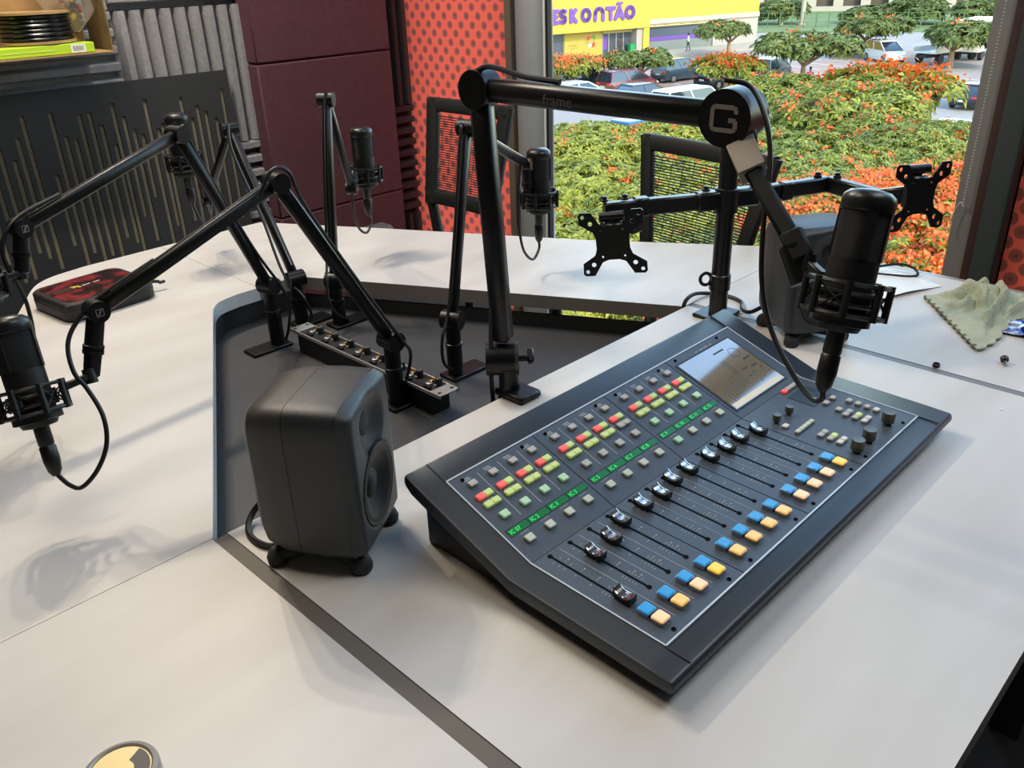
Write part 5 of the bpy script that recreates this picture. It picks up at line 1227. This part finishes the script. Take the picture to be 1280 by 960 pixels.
# ------------------------------------------------------------------ cars
mat('tyre', '#1d1d1e', 0.8); mat('hub', '#c3c3c3', 0.3, metal=0.8); mat('car_glass', '#26303a', 0.08, spec=0.9); mat('tail_red', '#d03a30', 0.3); mat('head_white', '#f0efe8', 0.2)
def car(label, loc, heading, colour, kind='sedan', group='parked cars'):
    t = thing('car', label, 'car', loc, heading, group)      # local +x is forward
    paint = mat('paint_'+colour.strip('#'), colour, 0.25, coat=0.6)
    b = lambda m, *a, **k: m.build(*a, world=False, **k)
    L, W, H, hood, roof0, roof1, belt = dict(sedan=(4.6, 1.8, 1.45, 1.25, -1.35, 0.35, 0.92), suv=(4.6, 1.88, 1.75, 1.05, -1.95, 0.25, 1.02), hatch=(4.0, 1.72, 1.5, 0.95, -1.55, 0.25, 0.92), van=(4.9, 1.8, 2.0, 0.55, -2.30, 1.10, 1.15))[kind]
    x0, x1 = -L/2, L/2
    def ring(x, z0, z1, hw): return [(x, -hw*0.96, z0), (x, -hw, (z0+z1)/2), (x, -hw*0.93, z1), (x, hw*0.93, z1), (x, hw, (z0+z1)/2), (x, hw*0.96, z0)]
    hw = W/2; bt = belt
    b(MB().loft([ring(x0, 0.42, bt-0.18, hw*0.90), ring(x0+0.12, 0.28, bt-0.02, hw*0.97), ring(x0+0.6, 0.24, bt, hw), ring(x1-hood, 0.24, bt, hw), ring(x1-0.35, 0.25, bt-0.14, hw*0.96), ring(x1-0.05, 0.30, bt-0.28, hw*0.86), ring(x1, 0.38, bt-0.36, hw*0.80)]), 'body', paint, t, angle=45)
    gr, gf = (x0+0.35 if kind == 'sedan' else x0+0.12), x1-hood+0.25
    hr = hw*0.76
    def cr(x, z, w_): return [(x, -w_, z), (x, w_, z)]
    def slab(xr0, xr1, z, w_): return [(xr0, -w_, z), (xr1, -w_, z), (xr1, w_, z), (xr0, w_, z)]
    b(MB().loft([slab(gr, gf, bt-0.01, hw*0.92), slab(roof0-0.02, roof1+0.08, H-0.09, hr)]), 'greenhouse', MATS['car_glass'], t)
    rf = MB(); rf.loft([slab(roof0-0.06, roof1+0.12, H-0.10, hr+0.01), slab(roof0+0.02, roof1, H-0.02, hr*0.95), slab(roof0+0.2, roof1-0.2, H, hr*0.8)])
    for s in (-1, 1):
        for xb, xt in ((gr, roof0), (gf, roof1+0.08), ((gr+gf)/2-0.1, (roof0+roof1)/2)):
            rf.bar((xb, s*hw*0.925, bt-0.01), (xt, s*(hr+0.005), H-0.09), 0.09, 0.05, up=(0, 1, 0))
    b(rf, 'roof', paint, t)
    for x in (x0+0.85, x1-0.85):
        for s in (-1, 1):
            m = MB(); m.cyl((x, s*(hw-0.20), 0.33), (x, s*(hw+0.015), 0.33), 0.33, 18); wl = b(m, 'wheel', MATS['tyre'], t)
            m = MB(); m.cyl((x, s*(hw+0.012), 0.33), (x, s*(hw+0.03), 0.33), 0.20, 12); b(m, 'hub_cap', MATS['hub'], wl)
    for s in (-1, 1):
        b(MB().box((x0+0.05, s*hw*0.68, bt-0.17), (0.14, hw*0.40, 0.13), b=0.02), 'tail_light', MATS['tail_red'], t)
        b(MB().box((x1-0.10, s*hw*0.62, bt-0.36), (0.20, hw*0.34, 0.12), b=0.02), 'headlight', MATS['head_white'], t)
    b(MB().box((x0+0.02, 0, bt-0.36), (0.06, 0.5, 0.12)), 'number_plate', MATS['head_white'], t)
    return t
he = math.atan2(ev.y, ev.x); hn = math.atan2(-nv.y, -nv.x)
def gp(x, y): return (x, y, GROUND+0.02)
car('dark green suv half hidden by a small tree at the left of the window', gp(52.6, 44.3), he+0.1, '#29363a', 'suv')
car('white car whose roof shows just above the big boom arm', gp(47.7, 40.5), he+0.1, '#e4e6e6', 'sedan')
car('maroon suv behind the second small tree', gp(53.0, 40.2), he+0.05, '#6e2f34', 'suv')
car('black saloon in front of the maroon suv', gp(49.2, 36.0), he+0.05, '#23282e', 'sedan')
car('white minibus above the joint of the big boom arm', gp(45.4, 29.9), he+0.15, '#edebe4', 'van')
car('dark blue-grey off-roader parked near the supermarket window', gp(61.0, 41.2), he+0.12, '#33424e', 'suv')
car('black suv behind the orange flowering tree', gp(59.6, 36.2), he+0.1, '#22262b', 'suv')
car('black suv right of the orange flowering tree', gp(64.5, 35.0), 0.1, '#2a2f38', 'suv')
car('maroon hatchback far off behind a tree crown', gp(84.0, 38.0), he+0.2, '#7d2f35', 'hatch')
car('white pickup-like suv in the middle of the far car park', gp(80.5, 32.8), 0.39+PI+0.5, '#e9e8e2', 'suv')
car('black saloon with red tail lights at the right of the window', gp(59.6, 18.2), 0.0, '#1c2733', 'sedan')
car('blue hatchback mostly hidden under the green tree crowns', gp(37.6, 27.6), he+0.2, '#2866b4', 'hatch')
car('white saloon under the trees at the right', gp(45.5, 14.6), he+0.1, '#e6e4df', 'sedan')
# lorry and flatbed
def lorry(label, loc, heading, nm, box):
    t = thing(nm, label, 'lorry', loc, heading, None); b = lambda m, *a, **k: m.build(*a, world=False, **k)
    w_ = MATS['head_white']
    if box: b(MB().box((-1.0, 0, 2.0), (5.6, 2.4, 2.5), b=0.05), 'cargo_box', w_, t)
    else:
        b(MB().box((-0.8, 0, 0.95), (4.6, 2.1, 0.16), b=0.03), 'flatbed', w_, t); b(MB().box((-0.8, -1.03, 1.2), (4.6, 0.05, 0.36)), 'side_board', w_, t); b(MB().box((-0.8, 1.03, 1.2), (4.6, 0.05, 0.36)), 'side_board', w_, t)
    b(MB().loft([[(1.9, s*1.05, z) for s, z in ((-1, 0.5), (1, 0.5), (1, 2.1), (-1, 2.1))], [(3.3, s*1.05, z) for s, z in ((-1, 0.5), (1, 0.5), (1, 2.15), (-1, 2.15))], [(3.9, s*1.0, z) for s, z in ((-1, 0.5), (1, 0.5), (1, 1.25), (-1, 1.25))]]), 'cab', w_, t)
    b(MB().bar((3.38, 0, 2.05), (3.86, 0, 1.32), 1.8, 0.06, up=(1, 0, 1)), 'windscreen', MATS['car_glass'], t)
    b(MB().box((0, 0, 0.66), (6.6, 0.9, 0.22)), 'chassis', MATS['tyre'], t)
    for x in (-2.2, 2.7):
        for s in (-1, 1): b(MB().cyl((x, s*0.75, 0.42), (x, s*1.08, 0.42), 0.42, 16), 'wheel', MATS['tyre'], t)
lorry('white box lorry at the far right of the car park', gp(87.0, 27.2), he+0.35, 'box_lorry', True)
lorry('white flatbed lorry behind the right tree trunk', gp(82.5, 28.4), he+0.1, 'flatbed_lorry', False)

# ------------------------------------------------------------------ people, seen from far away
def person(label, loc, rot, shirt, trousers, skin, walk=0.25):
    t = thing('person', label, 'person', loc, rot, None)
    P = {'pelvis': (0, 0, 0.93, .125), 'chest': (0, 0.01, 1.28, .145), 'neck': (0, 0.01, 1.47, .055), 'head': (0, 0.03, 1.63, .098)}
    names = ['pelvis', 'chest', 'neck', 'head']; co = [P[n][:3] for n in names]; rd = [P[n][3] for n in names]; ed = [(0, 1), (1, 2), (2, 3)]
    for s in (-1, 1):
        k = len(co); w_ = s*walk
        co += [(s*0.10, 0, 0.90), (s*0.10, w_*0.5, 0.49), (s*0.10, w_*0.55-0.05, 0.08), (s*0.10, w_*0.55+0.12, 0.04)]; rd += [.095, .062, .042, .036]; ed += [(0, k), (k, k+1), (k+1, k+2), (k+2, k+3)]
        k = len(co); co += [(s*0.19, 0, 1.40), (s*0.25, -w_*0.35, 1.14), (s*0.25, -w_*0.35+0.10, 0.90), (s*0.245, -w_*0.35+0.13, 0.81)]; rd += [.060, .045, .034, .036]; ed += [(1, k), (k, k+1), (k+1, k+2), (k+2, k+3)]
    me = bpy.data.meshes.new('body'); me.from_pydata(co, ed, []); 
    o = bpy.data.objects.new('body_cage', me); COL.objects.link(o)
    sk = o.modifiers.new('skin', 'SKIN')
    for i, v in enumerate(me.skin_vertices[0].data): v.radius = (rd[i], rd[i]*(0.72 if i == 1 else 1)); v.use_root = (i == 0)
    o.modifiers.new('sub', 'SUBSURF').levels = 1
    m2 = bpy.data.meshes.new_from_object(o.evaluated_get(bpy.context.evaluated_depsgraph_get())); bpy.data.objects.remove(o, do_unlink=True)
    for q in (skin, shirt, trousers): m2.materials.append(mat('cloth_'+q, q, 0.8))
    for p in m2.polygons:
        z = p.center.z; x = abs(p.center.x)
        p.material_index = 0 if (z > 1.47 or (x > 0.2 and z < 1.12) or z < 0.05) else (1 if z > 0.92 or x > 0.2 else 2)
        p.use_smooth = True
    b = link('body', m2, t)
    h = MB(); h.sphere((0, 0.012, 1.675), 0.112, n=12, sc=(0.95, 1.05, 0.85)); h.build('hair', mat('hair_dark', '#1c1714', 0.8), t, world=False)
person('person in dark clothes standing at the supermarket entrance', S(2.6, 0.5, 0.14), 2.5, '#3b3a36', '#2e2e33', '#5a3b2a', 0.1)
person('person in a white shirt walking on the pavement behind the off-roader', S(9.7, 2.5, 0.14), 0.6, '#ece8e0', '#3a3a40', '#5a3b2a')
person('person in dark clothes standing between the trees on the parking bay', (58.4, 31.2, GROUND+0.02), 1.6, '#33363a', '#2a2a2d', '#5a3b2a', 0.1)
person('person in a reddish top beside the tree crowns on the parking bay', (59.6, 29.3, GROUND+0.02), 2.2, '#a8534a', '#3a3a40', '#5a3b2a', 0.15)

# ------------------------------------------------------------------ trees
mat('bark', '#9a7f62', 0.9, noise=(6, 0.15))
LG = [mat_leaf('leaf_bright', '#a5a838', 0.38), mat_leaf('leaf_mid', '#8f9836', 0.38), mat_leaf('leaf_deep', '#71803e', 0.35), mat_leaf('leaf_yellow', '#b7c145', 0.35)]
BL = mat_leaf('blossom_orange', '#fa7a28', 0.35, 0.3)
def foliage_mesh(seed, R, flat_, n_cl, per, ll, lw, bl_frac, bl_n):
    """umbrella crown of radiating leaf clusters, plus blossom clusters on its outside"""
    rnd = random.Random(seed); lv = MB(); bv = MB()
    lobes = [(rnd.uniform(-.62, .62)*R, rnd.uniform(-.62, .62)*R, rnd.uniform(-.12, .25)*R*flat_, rnd.uniform(.38, .62)*R) for _ in range(9)]+[(0, 0, 0.15*R*flat_, 0.6*R)]
    for c in range(n_cl):
        lx, ly, lz, lr = rnd.choice(lobes)
        th = rnd.random()*2*PI; ph = math.acos(rnd.uniform(-0.45, 1.0)); rr = lr*(0.72+0.28*rnd.random()**0.5)
        p = V((lx+rr*math.sin(ph)*math.cos(th), ly+rr*math.sin(ph)*math.sin(th), lz+rr*math.cos(ph)*flat_))
        nrm = V((math.sin(ph)*math.cos(th)*0.6, math.sin(ph)*math.sin(th)*0.6, 0.55+math.cos(ph)*0.6)).normalized()
        if rnd.random() < bl_frac and ph < 1.5:
            for q in range(bl_n):
                o = V((rnd.gauss(0, 1), rnd.gauss(0, 1), rnd.gauss(0, 0.6)))*ll*0.42+nrm*ll*0.35
                a = V((rnd.gauss(0, 1), rnd.gauss(0, 1), rnd.gauss(0, 1))).normalized(); bb = a.orthogonal().normalized(); s_ = ll*rnd.uniform(0.12, 0.22)
                k = p+o; bv.add([k-a*s_, k+bb*s_, k+a*s_, k-bb*s_], [(0, 1, 2, 3)])
        F = zframe(p, nrm)
        for q in range(per):
            a = 2*PI*(q+rnd.random()*0.7)/per; d = V((math.cos(a), math.sin(a), rnd.uniform(-0.15, 0.55))).normalized(); sd_ = V((-math.sin(a), math.cos(a), rnd.uniform(-.4, .4)))
            l_ = ll*rnd.uniform(0.7, 1.2); w2 = lw*rnd.uniform(0.8, 1.2)/2
            pts = [V((0, 0, 0)), d*l_*0.5+sd_*w2+V((0, 0, 0.02)), d*l_-V((0, 0, l_*0.22)), d*l_*0.5-sd_*w2+V((0, 0, 0.02))]
            lv.add([F @ x for x in pts], [(0, 1, 2, 3)])
    return lv, bv
fol = {}
def raw_mesh(mb, name, m):
    me = bpy.data.meshes.new(name); me.from_pydata([tuple(p) for p in mb.v], [], mb.f); me.materials.append(m); me.update(); return me
def get_fol(key, spec):
    if key not in fol:
        lv, bv = foliage_mesh(*spec[:-1]); fol[key] = (raw_mesh(lv, 'foliage', LG[spec[-1]]), raw_mesh(bv, 'blossom', BL))
    return fol[key]
def tree(label, x, y, zc, R, key, spec, rot=0.0, scale=1.0, group=None, lean=(0, 0)):
    t = thing('flame_tree', label, 'tree', (x, y, GROUND), 0.0, group)
    H = zc-GROUND; tr = MB(); r0 = 0.05*R+0.05
    tr.tube(smooth_pts([(0, 0, 0), (lean[0]*0.3, lean[1]*0.3, H*0.35), (lean[0]*0.6, lean[1]*0.6, H*0.62)], 4), [r0*1.25-r0*0.5*i/8 for i in range(9)], 8)
    tr.build('trunk', MATS['bark'], t, world=False)
    br = MB(); rnd = random.Random(int(x*13+y*7))
    for i in range(7):
        a = 2*PI*i/7+rnd.random()*.5; q = rnd.uniform(.45, .75)*R
        br.tube(smooth_pts([(lean[0]*0.6, lean[1]*0.6, H*0.58), (lean[0]*.7+q*0.45*math.cos(a), lean[1]*.7+q*0.45*math.sin(a), H*0.80), (lean[0]+q*math.cos(a), lean[1]+q*math.sin(a), H+0.05*R)], 4), [r0*0.6-r0*0.45*k/8 for k in range(9)], 6)
    br.build('branches', MATS['bark'], t, world=False)
    f, bl = get_fol(key, spec)
    for nm, me in (('foliage', f), ('blossom', bl)):
        if not me.vertices: continue
        o = link(nm, me, t); o.location = (lean[0], lean[1], H); o.rotation_euler = (0, 0, rot); o.scale = (scale,)*3; o['kind'] = 'stuff'
    return t
# seed, R, flatness, clusters, leaves per cluster, leaf length, leaf width, blossom share, petals, leaf material
NEARG = (11, 4.0, 0.42, 3800, 12, 0.27, 0.08, 0.018, 14, 0)
NEARM = (12, 4.0, 0.42, 3800, 12, 0.27, 0.08, 0.045, 18, 1)
NEARO = (13, 4.0, 0.42, 3000, 9, 0.27, 0.08, 0.75, 28, 0)
MIDG = (14, 4.0, 0.50, 1500, 11, 0.46, 0.14, 0.06, 12, 1)
FARG = (15, 3.0, 0.45, 420, 9, 0.56, 0.20, 0.03, 10, 2)
FARO = (16, 3.0, 0.45, 420, 8, 0.60, 0.22, 0.50, 14, 1)
g_ = 'flame trees below the window'
near = [(22.4, 18.4, -4.9, 'ng', NEARG, 1.0, 'bushy bright green tree crown just right of the column casing'),
        (21.3, 13.6, -5.0, 'ng', NEARG, 1.0, 'green tree crown behind the mesh chair back'),
        (16.2, 13.2, -5.4, 'ng', NEARG, 1.0, 'nearest green tree crown, low at the left of the glass'),
        (28.0, 19.2, -5.2, 'ng', NEARG, 0.95, 'green tree crown under the middle of the big boom arm'),
        (17.3, 9.6, -5.5, 'nm', NEARM, 0.95, 'green tree crown with sparse orange blossom behind the monitor stand'),
        (26.3, 12.6, -5.0, 'nm', NEARM, 1.05, 'green tree crown with orange blossom right of the chair back'),
        (28.6, 15.6, -5.2, 'nm', NEARM, 0.95, 'yellowish green tree crown above the mesh chair back'),
        (33.5, 11.8, -5.4, 'nm', NEARM, 0.95, 'green tree crown at the right, before the black saloon'),
        (21.6, 10.2, -5.0, 'nm', NEARM, 0.9, 'half orange tree crown left of the right monitor plate'),
        (22.0, 7.8, -4.9, 'no', NEARO, 0.95, 'orange flowering tree crown above the near microphone'),
        (20.6, 5.4, -4.9, 'no', NEARO, 0.95, 'orange flowering tree crown beside the right window jamb'),
        (16.4, 5.6, -5.3, 'no', NEARO, 1.0, 'nearest orange flowering tree crown, low at the right of the glass'),
        (13.2, 9.8, -6.2, 'nm', NEARM, 0.8, 'low tree crown directly below the window'),
        (13.0, 6.2, -6.2, 'no', NEARO, 0.8, 'low orange flowering tree crown directly below the window')]
for i, (x, y, z, k, sp, sc_, lb) in enumerate(near): tree(lb, x, y, z-0.9, 4.0*sc_, k, sp, rot=i*1.3, scale=sc_, group=g_)
mid = [(39.9, 17.4, -5.3, 'mg', MIDG, 1.0, 'large tree crown in the middle of the window'),
       (46.5, 18.6, -5.2, 'fo', FARO, 1.15, 'orange topped tree crown behind the large middle one'),
       (44.5, 22.6, -5.6, 'mg', MIDG, 0.85, 'green tree crown left of the large middle one'),
       (36.5, 14.6, -5.8, 'mg', MIDG, 0.85, 'green tree crown in front of the large middle one')]
for i, (x, y, z, k, sp, sc_, lb) in enumerate(mid): tree(lb, x, y, z-0.9, 4.0*sc_, k, sp, rot=i*2.1+0.4, scale=sc_, group=g_)
far = [(51.2, 43.8, -6.5, 'fo', FARO, 0.72, 'small tree with orange blossom beside the column casing'),
       (55.2, 40.7, -6.4, 'fg', FARG, 0.82, 'small green tree in front of the maroon suv'),
       (77.6, 46.8, -6.0, 'fg', FARG, 0.92, 'slender green tree before the white supermarket pier'),
       (56.2, 33.9, -6.7, 'fo', FARO, 0.85, 'spreading orange flowering tree before the black suv'),
       (60.5, 30.3, -5.4, 'fg', FARG, 1.05, 'flat topped green tree at the parking bay'),
       (82.8, 35.7, -5.8, 'fg', FARG, 1.05, 'slim trunked green tree in the far car park'),
       (78.3, 26.4, -6.0, 'fo', FARG, 1.20, 'flat topped tree with thick trunk at the right of the car park')]
for i, (x, y, z, k, sp, sc_, lb) in enumerate(far): tree(lb, x, y, z, 3.0*sc_, k if k != 'fo' or sp is FARO else 'fg', sp, rot=i*0.9, scale=sc_, group='car park trees')
# hedge bushes, fence, poles and the building beyond
def bush(label, x, y, h_, rot, sc_):
    t = thing('bush', label, 'bush', (x, y, GROUND+0.1), rot, 'bushes along the far lawn')
    f, bl = get_fol('bu', (17, 3.0, 0.7, 420, 8, 0.75, 0.30, 0.0, 0, 2)); o = link('foliage', f, t); o.location = (0, 0, h_*0.45); o.scale = (sc_, sc_, h_/3.6); o['kind'] = 'stuff'
    m = MB(); m.cyl((0, 0, 0), (0, 0, h_*0.4), 0.12, 8); m.build('stem', MATS['bark'], t, world=False)
for i, (x, y, h_, sc_, lb) in enumerate(((117, 63, 3.6, 1.1, 'dark green bush beyond the lawn, right behind the supermarket corner'), (123, 53, 2.4, 1.2, 'low bush left of the middle of the far lawn'), (123, 46.5, 3.4, 1.2, 'broad bush in the middle of the far lawn'), (124.5, 39, 3.2, 1.2, 'broad bush right of the middle of the far lawn'), (127, 33, 2.6, 1.1, 'bush at the right end of the far lawn'))): bush(lb, x, y, h_, i*1.1, sc_)
t = thing('lawn_fence', 'long thin green wire fence along the far lawn', 'fence', (114, 50, GROUND))
m = MB(); P0, P1 = V((110, 66, GROUND)), V((120, 30, GROUND))
for i in range(25):
    p = P0.lerp(P1, i/24); q = MB().box((p.x, p.y, GROUND+1.0), (0.10, 0.10, 2.0)).build('post', mat('fence_green', '#5c7a4c', 0.7), t)
for z in (0.3, 0.8, 1.3, 1.85): m.bar((P0.x, P0.y, GROUND+z), (P1.x, P1.y, GROUND+z), 0.04, 0.04)
m.build('rails', MATS['fence_green'], t)
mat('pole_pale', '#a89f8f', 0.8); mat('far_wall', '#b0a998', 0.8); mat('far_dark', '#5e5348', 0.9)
for x, y, r, h_, lb in ((116.5, 59.3, 0.35, 9, 'thick pale pole by the far fence'), (115.8, 61.9, 0.14, 8, 'thin pale pole left of the thick one by the far fence'), (131, 43.5, 0.35, 9, 'pale pole at the right beyond the bushes')):
    t = thing('utility_pole', lb, 'pole', (x, y, GROUND), 0, None); MB().cyl((0, 0, 0), (0, 0, h_), r, 12, r1=r*0.8).build('shaft', MATS['pole_pale'], t, world=False); MB().cyl((0, 0, 0), (0, 0, 0.3), r*1.4, 12).build('footing', MATS['pole_pale'], t, world=False)
t = thing('colonnade_building', 'long low building with pale columns beyond the far lawn', 'building', (150, 68, GROUND))
FB = frame(V((136, 92, GROUND)), V((0.42, -0.907, 0)), V((0.907, 0.42, 0)), V((0, 0, 1)))
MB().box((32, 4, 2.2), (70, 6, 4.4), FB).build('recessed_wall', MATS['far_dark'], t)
MB().box((32, 3.0, 5.2), (72, 9, 1.6), FB).build('roof_beam', MATS['far_wall'], t)
MB().box((32, -0.8, 0.4), (72, 1.4, 0.8), FB).build('low_wall', MATS['far_wall'], t)
for i in range(16): MB().box((0.5+i*4.2, 0.0, 2.2), (1.5, 0.8, 4.4), FB).build('column', MATS['far_wall'], t)
